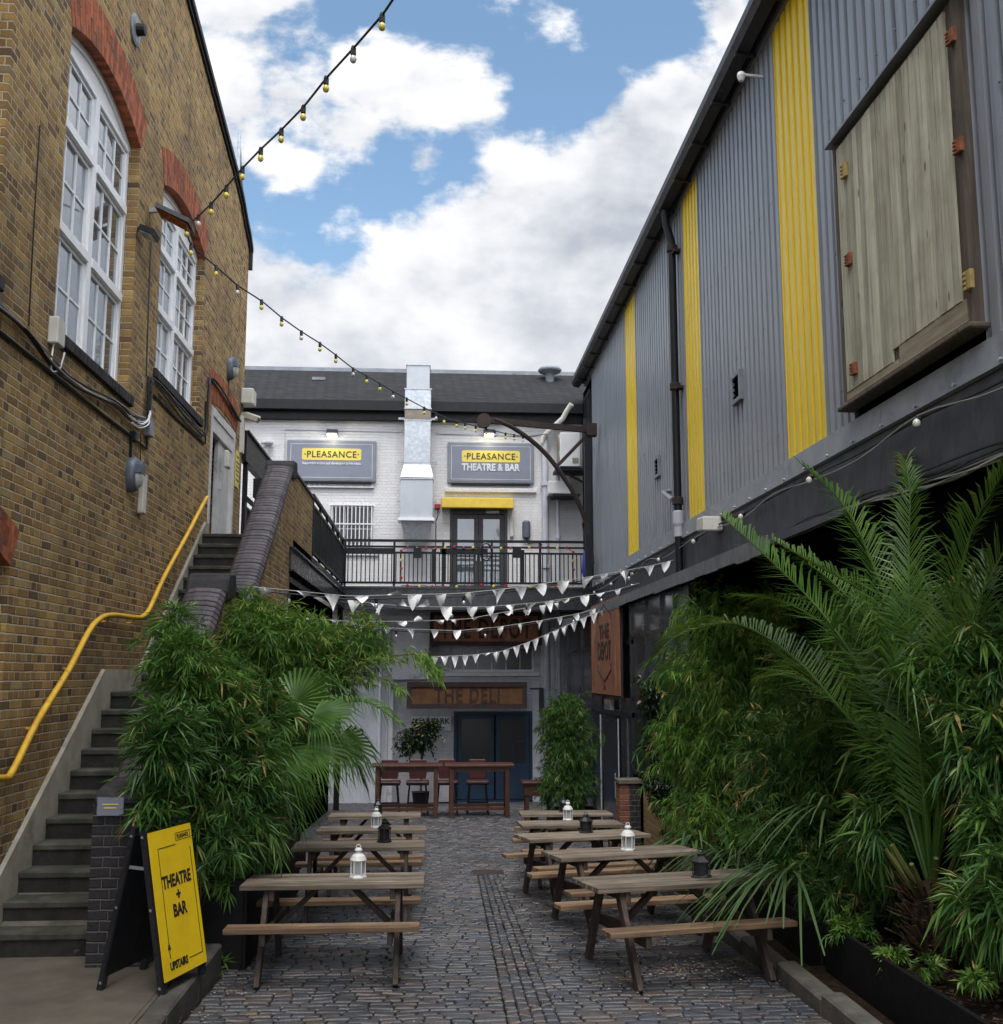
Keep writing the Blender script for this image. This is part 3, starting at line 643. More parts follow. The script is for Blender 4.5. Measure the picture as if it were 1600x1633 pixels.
part('column', MB().box(-2.2,-2.08,23.6,23.72,-1.1,3.4), M['dark'], DK)
one('undercroft_shade', MB().box(-2.42,-2.3,15.02,23.5,-1.2,3.38), M['void'], 'black sheet standing in for the shade under the raised walkway', 'wall')  # near-black sheet added as the shade in the space below the walkway
def bal(name, fr, p0, p1, label, zt=5.0, zb=4.02, mid=(4.83,), pitch=.1, posts=6, cat='railing', plates=()):
    p0, p1 = Vector(p0), Vector(p1); L = (p1-p0).length; d = (p1-p0)/L
    T = thing(name, label, cat, (p0.x, p0.y, ZD))
    q = lambda s, z: (p0.x+d.x*s, p0.y+d.y*s, z)
    part('top_rail', MB().bar(q(0,zt), q(L,zt), .06, .06), M['dark'], T)
    for m in mid: part('middle_rail', MB().bar(q(0,m), q(L,m), .045, .045), M['dark'], T)
    part('bottom_rail', MB().bar(q(0,zb), q(L,zb), .05, .05), M['dark'], T)
    for i in range(posts):
        s = lerp(.03, L-.03, i/(posts-1)); part('post', MB().bar(q(s,3.94), q(s,zt+.03), .05, .05, up=tuple(d)), M['dark'], T)
    n = int(L/pitch)
    me = None; ztb = min(mid) if mid else zt
    for i in range(1, n):
        s = L*i/n; z0, z1 = zb, ztb
        if me is None:
            o = part('baluster', MB().bar(q(s,z0), q(s,z1), .024, .024, up=tuple(d)), M['dark'], T); me = o; s0 = s
        else:
            c = me.copy(); COL.objects.link(c); c.parent = T; c.location = Vector((d.x*(s-s0), d.y*(s-s0), 0))
    return T
BR = bal('balcony_railing', 0, (-2.1,23.8,0), (3.62,23.8,0), 'black steel railing along the front of the balcony', mid=(4.86, 4.72))
g = MB()
for u0, u1 in ((552,628),(702,778)):
    a, b = P(u0,878,Y=23.76), P(u1,878,Y=23.76); g.box(a.x, b.x, 23.74, 23.77, 4.68, 4.82)
    for k in range(4): x = lerp(a.x, b.x, (k+.5)/4); g.lathe([(.02,-.004),(.02,.004)], (x, 23.735, 4.75), 8, 'y')
part('panel', g, M['dark'], BR)
g = MB()
for u in (666, 824): a = P(u,880,Y=23.72); g.box(a.x-.09, a.x+.09, 23.68, 23.76, a.z-.14, a.z+.1)
for u in (692, 708, 833, 545): a = P(u,900,Y=23.76); g.box(a.x-.05, a.x+.05, 23.74, 23.79, 4.0, 4.8)
part('gate_post', g, M['dark'], BR)
a = P(775,880,Y=23.7); g = MB(); g.tube([(a.x+.13*math.cos(t/16*6.283), 23.68, a.z+.2*math.sin(t/16*6.283)) for t in range(17)], .022, 6)
tag(part('hose_loop', g, M['darksheen'], None), 'black hose looped over the balcony railing in front of the doors', 'hose')
bal('walkway_railing', 0, (-2.12,17.75,0), (-2.12,23.7,0), 'black railing running along the raised walkway behind the brick parapet', pitch=.11, posts=6)
bal('back_railing', 0, (-3.33,17.95,0), (-3.33,25.5,0), 'black railing behind the corner of the brick building', pitch=.12, posts=5)
g = MB(); g.box(-3.42,-3.3,17.85,25.6,5.62,6.12); g.box(-3.46,-3.26,17.85,25.6,6.12,6.16)
T = thing('steel_canopy_beam', 'dark steel canopy beam beyond the corner of the brick building', 'beam', (-3.36, 18, ZD)); part('beam', g, M['dark'], T)
g = MB(); g.box(-3.4,-3.32,25.4,25.48,ZD,5.62); g.box(-3.4,-3.32,18.1,18.18,ZD,5.62); part('post', g, M['dark'], T)
one('hanging_crate', MB().box(-3.3,-2.95,18.6,19.2,5.1,5.45), M['dark'], 'black box hanging under the canopy beam', 'box')
# ================================================================== END FACADE (white building)
WBD = thing('white_building', 'white painted brick building with slate roof closing the yard', 'building', (0, YF, -1.15))
holes = [(-2.02,-1.08,2.18,3.06), (.37,1.83,ZD,6.08), (-2.62,-1.55,4.95,6.15), (.38,2.5,1.98,2.62), (.5,2.46,-1.3,1.02)]
xs = sorted(set([-9, XR+.5]+[h[0] for h in holes]+[h[1] for h in holes])); g = MB()
for lo_, hi_, mm in ((-1.4, 3.6, 'shadebrick'), (3.6, 8.7, 'whitebrick')):
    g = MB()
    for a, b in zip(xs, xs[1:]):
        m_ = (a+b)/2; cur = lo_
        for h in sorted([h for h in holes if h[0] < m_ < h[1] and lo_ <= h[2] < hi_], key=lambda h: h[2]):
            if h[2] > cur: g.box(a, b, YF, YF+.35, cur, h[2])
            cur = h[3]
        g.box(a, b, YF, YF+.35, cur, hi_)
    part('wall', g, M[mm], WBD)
part('interior', MB().box(-9, XR, YF+1.2, YF+1.3, -1.4, 8.6), M['void'], WBD)
g = MB(); g.add([(-9.5,25.45,8.72),(8,25.45,8.72),(8,28.2,10.38),(-9.5,28.2,10.38),(-9.5,25.45,8.64),(8,25.45,8.64),(8,28.2,10.3),(-9.5,28.2,10.3)], [(0,1,2,3),(7,6,5,4),(0,4,5,1),(3,2,6,7)])
rf = part('roof', g, M['slate'], WBD)
part('ridge', MB().bar((-9.5,28.2,10.36),(8,28.2,10.36),.22,.12), M['flash'], rf)
g = MB(); g.box(-9.5, 6, 25.3, 25.46, 8.5, 8.74); g.box(-9.5, 6, 25.5, 25.7, 8.3, 8.66); part('gutter', g, M['dark'], WBD)
one('roof_cowl', MB().lathe([(.05,-.6),(.12,-.35),(.12,0),(.3,.02),(.34,.07),(.3,.13),(.1,.2),(.02,.22)], (P(877,592,Y=27.6).x,27.6,P(877,592,Y=27.6).z-.05), 16), M['flash'], 'grey mushroom shaped vent cowl on the slate roof ridge', 'vent', smooth=True)
one('roof_vent', MB().box(-3.35,-3.0,27.2,27.35,9.8,9.88), M['lead'], 'small dark slot vent on the slate roof', 'vent')
# lower storey cladding
def window(x0, x1, z0, z1, cols, rows, parent, y=YF+.1, fm='whitedirty', gm='glassdark', fw=.06, bar=.022, bars=0):
    g = MB(); g.box(x0,x0+fw,y,y+.06,z0,z1); g.box(x1-fw,x1,y,y+.06,z0,z1); g.box(x0+fw,x1-fw,y,y+.06,z0,z0+fw); g.box(x0+fw,x1-fw,y,y+.06,z1-fw,z1)
    for k in range(1, cols): x = lerp(x0, x1, k/cols); g.box(x-bar/2,x+bar/2,y+.01,y+.05,z0+fw,z1-fw)
    for k in range(1, rows): z = lerp(z0, z1, k/rows); g.box(x0+fw,x1-fw,y+.012,y+.048,z-bar/2,z+bar/2)
    f = part('window', g, M[fm], parent)
    p = MB(); p.add([(x0+fw,y+.03,z0+fw),(x1-fw,y+.03,z0+fw),(x1-fw,y+.03,z1-fw),(x0+fw,y+.03,z1-fw)], [(0,1,2,3)]); part('pane', p, M[gm], f, fix=False)
    if bars:
        b = MB()
        for k in range(bars): x = lerp(x0+.04, x1-.04, k/(bars-1)); b.tube([(x,y-.16,z0-.02),(x,y-.16,z1+.02)], .014, 6)
        for z in (z0+.12, (z0+z1)/2+.1, z1-.02): b.box(x0-.04,x1+.04,y-.185,y-.175,z-.015,z+.015)
        part('window_bar', b, M['white'], f)
    return f
window(-2.02,-1.08,2.18,3.06,3,2,WBD); window(.38,2.5,1.98,2.62,6,1,WBD)
window(-2.62,-1.55,4.95,6.15,3,2,WBD, bars=11, gm='glass')
g = MB(); g.box(-2.7,-1.4,YF-.06,YF,4.86,4.93); g.box(.25,2.6,YF-.06,YF,1.88,1.96); g.box(-2.2,-.95,YF-.05,YF,2.08,2.16); part('sill', g, M['whitedirty'], WBD)
g = MB(); x = -3.0
while x < -1.15:                                             # boarded wall under the window, real ribs
    g.box(x+.004, x+.085, YF-.045+random.uniform(0,.004), YF-.002, -1.3, 1.66); x += .09
g.box(-3.0,-1.15,YF-.03,YF-.001,-1.3,1.66); part('board_cladding', g, M['corrwhite'], WBD)
g = MB(); g.box(-3.0,-.98,YF-.07,YF-.001,1.67,1.78); g.box(-1.1,-.99,YF-.08,YF-.001,-1.3,1.66); g.box(-1.02,-.12,YF-.12,YF-.001,1.8,3.36); g.box(-3.,-1.02,YF-.08,YF-.001,3.1,3.36)
part('panel', g, M['whitedirty'], WBD)
g = MB(); g.box(2.44,2.62,YF-.06,YF-.002,-1.3,1.75)
for k in range(9): x = 2.66+.12*k; g.box(x, x+.07, YF-.05, YF-.002, -1.2, 3.3)
part('board_cladding', g, M['pipegrey'], WBD)
# blue doors
g = MB(); g.box(.5,2.46,YF+.06,YF+.16,-1.3,-1.12); g.box(.5,.58,YF+.03,YF+.16,-1.12,1.0); g.box(2.38,2.46,YF+.03,YF+.16,-1.12,1.0); g.box(.58,2.38,YF+.03,YF+.16,.94,1.02)
fr = part('door_frame', g, M['blue'], WBD)
def leaf(x0, x1, z0, z1, py0, m, gm, name='door', y=YF+.07, st_w=.1, split=None):
    g = MB(); g.box(x0,x0+st_w,y,y+.05,z0,z1); g.box(x1-st_w,x1,y,y+.05,z0,z1); g.box(x0+st_w,x1-st_w,y,y+.05,z1-st_w,z1); g.box(x0+st_w,x1-st_w,y,y+.05,z0,z0+.2)
    if py0: g.box(x0+st_w,x1-st_w,y,y+.045,z0+.2,py0)
    d = part(name, g, M[m], WBD); p = MB(); za = py0 or z0+.2
    p.add([(x0+st_w,y+.025,za),(x1-st_w,y+.025,za),(x1-st_w,y+.025,z1-st_w),(x0+st_w,y+.025,z1-st_w)], [(0,1,2,3)]); part('pane', p, M[gm], d, fix=False)
    return d
leaf(.6,1.5,-1.1,.93,-.35,'blue','glassdark'); d2 = leaf(1.54,2.37,-1.1,.93,-.25,'blue','glassdark')
g = MB(); g.box(1.93,1.97,YF+.06,YF+.08,-.25,.83); g.box(1.64,2.27,YF+.06,YF+.08,.27,.3); part('glazing_bar', g, M['blue'], d2)
g = MB(); g.box(1.66,1.94,YF+.02,YF+.06,.3,.82); part('notice', g, M['glassdark'], d2)
# upper double doors
g = MB(); g.box(.372,.45,YF+.02,YF+.14,ZD,6.05); g.box(1.75,1.828,YF+.02,YF+.14,ZD,6.05); g.box(.45,1.75,YF+.02,YF+.14,5.95,6.06); part('door_frame', g, M['charcoal'], WBD)
for x0, x1 in ((.455,1.095),(1.105,1.745)):
    d = leaf(x0, x1, ZD+.01, 5.94, None, 'charcoal', 'doorglass', st_w=.11)
    g = MB(); g.box(x0+.11,x1-.11,YF+.065,YF+.11,4.86,4.9); part('glazing_bar', g, M['charcoal'], d)
    xh = x1-.05 if x0 < .8 else x0+.05
    part('handle', MB().bar((xh,YF+.03,4.75),(xh,YF+.03,5.1),.02,.02,up=(1,0,0)), M['galv'], d)
g = MB(); g.box(1.28,1.62,YF+.0,YF+.018,5.965,6.03); part('door_closer', g, M['white'], WBD)
g = MB(); g.prism([(YF-.002,6.36),(YF-.3,6.3),(YF-.34,6.05),(YF-.32,6.04),(YF-.002,6.06)], .16, 1.96); tag(part('door_canopy', g, M['awning'], None, bevel=.015), 'yellow box canopy over the upper double doors', 'canopy')
g = MB(); g.box(.24,2.56,YF-.09,YF-.002,6.5,6.6); part('lintel', g, M['whitebrick'], WBD)
# signs
def big_sign(x0, x1, z0, z1, label, lines):
    T = thing('wall_sign', label, 'sign', ((x0+x1)/2, YF-.05, z0), group='grey and yellow signs on the white building')
    part('backing', MB().box(x0,x1,YF-.1,YF-.012,z0,z1), M['flash'], T, bevel=.01)
    part('panel', MB().box(x0+.035,x1-.035,YF-.106,YF-.1005,z0+.035,z1-.035), M['signgrey'], T)
    g = MB(); a, b, c, d = x0+.09, x1-.09, z0+.09, z1-.09; t = .014; ya, yb = YF-.110, YF-.1065
    g.box(a,b,ya,yb,d-t,d); g.box(a,b,ya,yb,c,c+t); g.box(a,a+t,ya,yb,c+t,d-t); g.box(b-t,b,ya,yb,c+t,d-t); part('border', g, M['line'], T)
    cx = (x0+x1)/2; L = 1.48; h = .3; zc_ = z0+.69; r = .045; pts = []
    for sx_, sz, a0 in ((1,-1,-90),(1,1,0),(-1,1,90),(-1,-1,180)):
        for k in range(4): t_ = R_(a0+30*k); pts.append((cx+sx_*(L/2-r)+r*math.cos(t_), zc_+sz*(h/2-r)+r*math.sin(t_)))
    g = MB(); g.prism(pts, YF-.112, YF-.107, 'y'); part('logo_panel', g, M['signyellow'], T)
    text('lettering', '·PLEASANCE·', .23, (cx, YF-.114, zc_), XA, ZA, M['ink'], T, fit=1.36, spacing=1.12, bold=.003)
    for s, size, z, sx_, bold in lines: text('lettering', s, size, (cx, YF-.112, z), XA, ZA, M['inkwhite'], T, fit=sx_, bold=bold)
    part('light_shelf', MB().box(x0+.1,x1-.1,YF-.09,YF-.015,z0-.05,z0-.004), M['dark'], T)
    return T
big_sign(-3.73,-1.5,6.72,7.77, 'large grey sign with a yellow name panel and a small slogan line', [('Supporting artists and developing bright ideas', .095, 7.17, 1.46, .002)])
big_sign(.3,2.5,6.72,7.77, 'large grey sign with a yellow name panel above THEATRE & BAR', [('THEATRE & BAR', .25, 7.13, 1.48, .009)])
g = MB()
for k in range(14): x = -3.3+.13*k; g.box(x,x+.012,YF-.07,YF-.02,6.6,6.66)
g.box(-3.35,-1.55,YF-.08,YF-.01,6.57,6.6); part('vent_slats', g, M['whitedirty'], WBD)
for u, lab in ((530,'small lit floodlight above the slogan sign'),(780,'small lit floodlight above the theatre and bar sign')):
    c = P(u,691,Y=YF-.18); T = thing('floodlight', lab, 'light', c, group='lit floodlights over the wall signs')
    part('housing', MB().prism([(YF-.28,c.z-.02),(YF-.26,c.z+.09),(YF-.12,c.z+.09),(YF-.1,c.z-.04)], c.x-.14, c.x+.14), M['dark'], T)
    part('lens', MB().prism([(YF-.285,c.z-.07),(YF-.288,c.z-.022),(YF-.1,c.z-.042),(YF-.1,c.z-.08)], c.x-.12, c.x+.12), M['lampon'], T)
    part('bracket', MB().bar((c.x,YF-.12,c.z+.07),(c.x,YF,c.z+.12),.03,.02), M['dark'], T)
    pl_ = bpy.data.lights.new('floodlight_bulb', 'POINT'); pl_.energy = 3; pl_.color = (1,.93,.75); pl_.shadow_soft_size = .05
    lo = bpy.data.objects.new('floodlight_bulb', pl_); COL.objects.link(lo); lo.parent = T; lo.location = (0,-.25,-.14)
# duct
T = thing('ventilation_duct', 'silver galvanised ventilation duct running down the white facade over the roof', 'duct', (-.45, 25.2, 5.5))
def duct(z0, z1, x0, x1, y0, y1, m, nm='duct_section'):
    g = MB(); g.box(x0,x1,y0,y1,z0,z1); part(nm, g, M[m], T, bevel=.008)
    g = MB(); e = .018; g.box(x0-e,x1+e,y0-e,y1+e if y1 < YF else y1,z1-.03,z1-.004); part('flange', g, M['galv'], T)
x0, x1, y0, y1 = -.78, -.13, 25.02, 25.4
duct(9.0, 9.62, x0+.04, x1-.04, y0, y1+.2, 'ductcap'); duct(8.5, 8.998, x0, x1, y0, y1, 'galv'); duct(8.2,8.498,x0,x1,y0,y1,'acgrille'); duct(7.1,8.198,x0,x1,y0,y1,'galv')
g = MB(); a = (x0,x1,y0,y1,7.05); b = (-.86,-.06,24.9,25.42,6.72)
def frus(g, a, b): g.add([(a[0],a[2],a[4]),(a[1],a[2],a[4]),(a[1],a[3],a[4]),(a[0],a[3],a[4]),(b[0],b[2],b[4]),(b[1],b[2],b[4]),(b[1],b[3],b[4]),(b[0],b[3],b[4])], [(0,1,2,3),(7,6,5,4),(0,4,5,1),(1,5,6,2),(2,6,7,3),(3,7,4,0)])
g.box(x0,x1,y0,y1,7.05,7.098); frus(g, a, b); part('transition', g, M['galv'], T)
duct(5.72,6.7,-.86,-.06,24.9,25.42,'ductcap'); g = MB(); g.box(-.9,-.02,24.86,25.44,5.64,5.716); part('frame', g, M['white'], T)
g = MB(); frus(g, (-.84,-.08,24.92,25.42,5.638), (-.72,-.2,25.05,25.3,5.1)); part('outlet', g, M['galv'], T)
for z in (7.2,8.3,6.2): part('bracket', MB().box(-.95,.03,25.44,25.5,z,z+.05), M['galv'], T)
# drain pipes
def pipe(name, pts, r, m, label, coll=()):
    T = thing(name, label, 'pipe', pts[-1]); g = MB(); g.tube(pts, r, 10); part('pipe', g, M[m], T, smooth=True)
    for z in coll:
        p = min(pts, key=lambda q: abs(q[2]-z)); part('collar', MB().lathe([(r*1.05,-.05),(r*1.45,-.04),(r*1.45,.04),(r*1.05,.05)], (p[0],p[1],z), 12), M[m], T)
    return T
pipe('drain_pipe', [(2.78,25.58,8.0),(2.78,25.58,-1.2)], .085, 'pipegrey', 'thick lilac grey drain pipe on the white wall left of the thin one', (6.7,4.6))
pipe('drain_pipe', [(3.02,27,9.55),(3.02,26.6,8.9),(3.02,25.6,8.4),(3.02,25.56,8.1)], .05, 'offwhite', 'pale soil pipe standing up through the slate roof edge')
pipe('drain_pipe', [(3.1,25.56,7.0),(3.1,25.56,-1.2)], .05, 'pipegrey', 'thin lilac grey drain pipe below the air conditioner', (5.35,))
q = P(904,655,Y=25.3); pipe('drain_pipe', [(q.x+.1,25.1,q.z+.12),(q.x,25.2,q.z-.02),(q.x-.1,25.3,q.z-.2),(q.x-.55,25.5,q.z-.6),(q.x-.6,25.55,q.z-.8)], .07, 'offwhite', 'white swan neck pipe under the end of the black gutter')
pipe('drain_pipe', [(-1.3,25.6,3.3),(-1.3,25.6,-1.2)], .04, 'whitedirty', 'thin white pipe on the lower facade by the panelled box')
for k, (x, r, lab) in enumerate([(2.75,.06,'lower grey pipe nearest the depot window'),(2.98,.05,'second lower grey pipe right of the depot window'),(3.2,.06,'third lower grey pipe beside the dark cladding')]):
    pass
# small fittings on the facade
T = thing('alarm_box', 'red fire alarm sounder left of the yellow canopy', 'alarm', (.06,YF,6.05)); part('body', MB().box(-.02,.13,YF-.1,YF,6.05,6.18), M['redplastic'], T, bevel=.015)
part('cable', MB().tube([(.06,YF-.02,6.05),(.07,YF-.03,5.9),(.02,YF-.02,5.75),(.02,YF-.02,4.0)], .012, 5), M['cable'], T)
one('tube_light', MB().box(1.88,1.98,YF-.09,YF,5.35,5.9), M['offwhite'], 'cream emergency light right of the upper doors', 'light', bevel=.02)
T = thing('bulkhead_light', 'dark grey wall lamp on the white wall right of the double doors', 'light', (2.3,YF,5.3)); part('body', MB().box(2.2,2.4,YF-.14,YF,5.3,5.78), M['slateblue'], T, bevel=.05)
part('cable', MB().tube([(2.3,YF-.06,5.3),(2.35,YF-.04,5.2),(2.6,YF-.03,5.22),(2.78,YF-.05,5.12)], .018, 6), M['cable'], T)
T = thing('wall_bracket', 'small white bracket high on the white wall left of the slogan sign', 'bracket', (-4.3,YF,7.5))
c = P(427,722,Y=YF); part('post', MB().box(c.x-.03,c.x+.03,YF-.08,YF,c.z-.2,c.z+.2), M['whitedirty'], T); part('dish', MB().lathe([(.02,.18),(.16,.22),(.16,.26)], (c.x,YF-.15,c.z-.02), 10), M['whitedirty'], T); part('dish', MB().lathe([(.16,-.02),(.16,.03),(.04,.08)], (c.x,YF-.15,c.z-.28), 10), M['whitedirty'], T)
g = MB(); zc0 = 8.05
g.tube([(-3.8,YF-.02,6.9),(-3.8,YF-.02,zc0),(-.9,YF-.02,zc0-.02)], .012, 5); g.tube([(.0,YF-.02,zc0-.05),(2.2,YF-.02,zc0-.08),(2.6,YF-.02,zc0-.06)], .012, 5); one('wall_conduit', g, M['pipegrey'], 'thin painted conduit running over both floodlights', 'conduit')
T = thing('air_conditioner', 'white twin fan air conditioner unit hung beside the right wall', 'air conditioner', (3.3,24.9,6.85))
a = P(893,690,Y=24.8); b = P(926,745,Y=24.8); part('casing', MB().box(a.x,b.x,24.75,25.5,b.z,a.z+.0), M['acwhite'], T, bevel=.02)
g = MB()
for zc_ in (lerp(b.z,a.z,.27), lerp(b.z,a.z,.73)): g.lathe([(.2,-.02),(.24,-.015),(.24,.01)], (a.x-.004,25.1,zc_), 16, 'x'); 
part('fan_grille', g, M['acgrille'], T)
part('badge', MB().box(a.x+.3,a.x+.45,24.735,24.75,b.z+.1,b.z+.22), M['acgrille'], T)
g = MB(); g.box(a.x-.1,3.78,24.8,25.5,b.z-.08,b.z-.01); g.bar((a.x+.1,25,b.z-.08),(3.78,25,b.z-.4),.05,.05); part('bracket', g, M['dark'], T)
T = thing('air_conditioner', 'second smaller air conditioner below the first, half hidden by the crane strut', 'air conditioner', (3.1,25.2,6.2))
a = P(882,762,Y=25); b = P(912,790,Y=25); part('casing', MB().box(a.x-.1,b.x,25.1,25.6,b.z+.05,a.z-.05), M['acwhite'], T, bevel=.02); part('tray', MB().box(a.x,b.x+.2,24.95,25.6,b.z-.02,b.z+.04), M['dark'], T)
# big rusted shop signs
def rust_sign(x0, x1, z0, z1, y, s, size, label, m, ink, sx, fw=.1, dep=.25):
    T = thing('shop_sign', label, 'sign', ((x0+x1)/2, y, z0))
    g = MB(); g.box(x0,x1,y,y+dep,z1-fw,z1); g.box(x0,x1,y,y+dep,z0,z0+fw); g.box(x0,x0+fw,y,y+dep,z0+fw,z1-fw); g.box(x1-fw,x1,y,y+dep,z0+fw,z1-fw); part('frame', g, M['rust'], T)
    part('panel', MB().box(x0+fw,x1-fw,y+.04,y+.08,z0+fw,z1-fw), M[m], T)
    text('lettering', s, size, ((x0+x1)/2, y+.034, (z0+z1)/2-.0), XA, ZA, M[ink], T, fit=sx, bold=.014, spacing=1.2)
    return T
rust_sign(-.1,2.6,2.62,3.42,24.9,'THE DEPOT',.66,'rusted metal sign reading THE DEPOT under the deck','rustsheet','rustink',2.2, fw=.09)
rust_sign(-.63,2.22,1.12,1.74,24.7,'THE DELI',.5,'dark framed sign reading THE DELI over the blue doors','deli','rustink',1.55, fw=.11, dep=.3)
T = thing('wall_notice', 'white notice with faded black lettering reading CARPARK on the lower wall', 'sign', (0,YF,.55))
part('board', MB().box(-.55,.43,YF-.03,YF-.003,.56,.9), M['whitedirty'], T); text('lettering', 'CARPARK', .19, (-.02,YF-.033,.78), XA, ZA, M['ink'], T, bold=.004); part('printed_line', MB().box(-.3,.28,YF-.034,YF-.0305,.615,.645), M['ink'], T)
g = MB(); g.box(2.6,2.64,24.9,25.69,1.0,1.6); g.box(2.3,2.64,24.88,24.9,1.56,1.6); g.box(2.6,2.64,24.88,24.9,.4,1.56)
one('sign_bracket', g, M['dark'], 'black right angled bracket beside THE DELI sign', 'bracket')

# ================================================================== WAREHOUSE (right)
WH = thing('warehouse', 'long warehouse clad in grey and yellow ribbed steel on the right', 'building', (XR, 10, -.6))
Z0, Z1 = 4.2, 9.22
def ribs(y0, y1, z0, z1, m, name, pitch=.18, dep=.08, x=XR):
    n = max(1, round((y1-y0)/pitch)); p = (y1-y0)/n; pr = []
    for i in range(n):
        b = y0+i*p; pr += [(b, x), (b+p*.6, x), (b+p*.64, x+dep), (b+p*.97, x+dep)]
    pr.append((y1, x)); vs = [(xx, yy, z0) for yy, xx in pr]+[(xx, yy, z1) for yy, xx in pr]; m_ = len(pr); g = MB()
    for i in range(m_-1): g.add([vs[i], vs[i+1], vs[m_+i+1], vs[m_+i]], [(0,3,2,1)], .5)
    return part(name, g, M[m], WH, fix=False)
segs = [(-4,6.62,'clad'),(8.86,9.5,'clad'),(9.52,10.62,'cladyellow'),(10.64,14.02,'clad'),(14.04,14.94,'cladyellow'),(14.96,18.74,'clad'),(18.76,19.8,'cladyellow'),(19.82,24.25,'clad')]
for a, b, m in segs: ribs(a, b, Z0, Z1, m, 'ribbed_cladding' if m == 'clad' else 'yellow_cladding')
ribs(6.62, 8.86, 6.86, Z1, 'clad', 'ribbed_cladding')
g = MB(); g.box(XR+.09, XR+.4, -4, 24.3, -1.2, Z1); g.box(XR+.05, XR+.06, 24.3, 26, -1.3, Z1); part('wall', g, M['void'], WH)
for y in (9.5,10.62,14.02,14.94,18.74,19.8): part('joint_strip', MB().box(XR-.006, XR+.045, y, y+.02, Z0, Z1), M['flash'], WH)
g = MB(); y = -4
while y < 24.2:
    y1 = min(y+2.45, 24.3); g.prism([(XR+.05,4.24),(XR-.03,4.2),(XR-.055,3.97),(XR-.03,3.955),(XR+.05,3.955)], y+.003, y1-.003, 'y'); y = y1
part('flashing', g, M['flash'], WH)
g = MB(); y = -4
while y < 24.2:
    y1 = min(y+2.45, 24.3); g.box(XR-.02, XR+.05, y+.002, y1-.002, 3.4, 3.95); y = y1
part('fascia', g, M['fasciagrey'], WH)
g = MB(); y = -4.
while y < 24.2: g.lathe([(.014,-.012),(.014,.012)], (XR-.06,y,4.0), 6, 'x'); y += .61
part('bolt_heads', g, M['galv'], WH, kind='stuff')
g = MB(); 
for z in (4.55, 5.9, 7.25, 8.6):
    y = 4.08
    while y < 24.2:
        if not (6.4 < y < 9 and z < 7) and not any(a_-.1 < y < b_+.1 for a_, b_, m__ in segs if m__ != 'clad'): g.lathe([(.011,-.008),(.011,.008)], (XR-.006,y,z+random.uniform(-.008,.008)), 5, 'x')
        y += .36
part('cladding_screws', g, M['flash'], WH, kind='stuff')
# eaves
g = MB(); g.prism([(XR-.03,9.2),(XR-.03,9.3),(XR+.04,9.3),(XR+.04,9.2)], -4, 25.3, 'y'); part('top_flashing', g, M['flash'], WH)
g = MB(); g.box(XR-.06, XR+.2, -4, 25.4, 9.3, 9.62); part('eaves_board', g, M['gutter'], WH)
g = MB(); prof = [(3.5,9.5),(3.47,9.33),(3.52,9.25),(3.66,9.22),(3.72,9.3),(3.72,9.5),(3.7,9.5),(3.69,9.3),(3.64,9.25),(3.54,9.27),(3.5,9.34),(3.52,9.5)]
g.prism(prof, -4, 25.5, 'y'); part('gutter', g, M['gutter'], WH)
g = MB()
y = -3.6
while y < 25: part('gutter_bracket', MB().box(3.5, 3.76, y, y+.04, 9.2, 9.24), M['gutter'], WH); y += 1.05
g = MB(); g.add([(3.56,-4,9.56),(3.56,25.5,9.56),(12,25.5,12.5),(12,-4,12.5),(3.56,-4,9.48),(3.56,25.5,9.48),(12,25.5,12.42),(12,-4,12.42)], [(0,1,2,3),(7,6,5,4),(0,4,5,1),(1,5,6,2),(0,3,7,4)]); part('roof', g, M['slate'], WH)
# down pipe with hopper
yp = 15.3; g = MB(); g.tube([(3.6,yp,9.25),(3.62,yp,9.0),(3.7,yp,8.7),(3.7,yp,4.4)], .062, 12); g.tube([(3.7,yp,4.0),(3.7,yp,3.3)], .06, 12)
dp = part('down_pipe', g, M['dark'], WH, smooth=True)
for z in (8.6,6.35,4.55): part('collar', MB().lathe([(.065,-.06),(.085,-.05),(.085,.05),(.065,.06)], (3.7,yp,z), 12), M['rust'], dp)
for z in (8.5,6.3): part('bracket', MB().box(3.68,3.79,yp-.2,yp-.06,z-.02,z+.02), M['rust'], dp)
part('pipe_joint', MB().lathe([(.06,4.4),(.085,4.38),(.085,4.2),(.07,4.15),(.07,4.0)], (3.7,yp,0), 12), M['pipegrey'], dp)
part('waste_pipe', MB().tube([(3.78,16.1,4.85),(3.66,16.1,4.82),(3.66,15.5,4.6)], .04, 8), M['flash'], WH)
for ya, yb, z0, z1 in ((12.13,12.5,5.3,5.68),(16.8,17.15,5.24,5.6)):
    g = MB(); t = .05; g.box(XR-.05,XR,ya,yb,z0,z0+t); g.box(XR-.05,XR,ya,yb,z1-t,z1); g.box(XR-.05,XR,ya,ya+t,z0+t,z1-t); g.box(XR-.05,XR,yb-t,yb,z0+t,z1-t)
    v = part('wall_vent', g, M['flash'], WH); g = MB(); g.box(XR-.01,XR-.003,ya+t,yb-t,z0+t,z1-t)
    for k in range(4): z = lerp(z0+t, z1-t, (k+.5)/4); g.bar((XR-.025,ya+t,z),(XR-.025,yb-t,z),.03,.008,up=(.6,0,.8))
    part('louvre', g, M['void'], v)
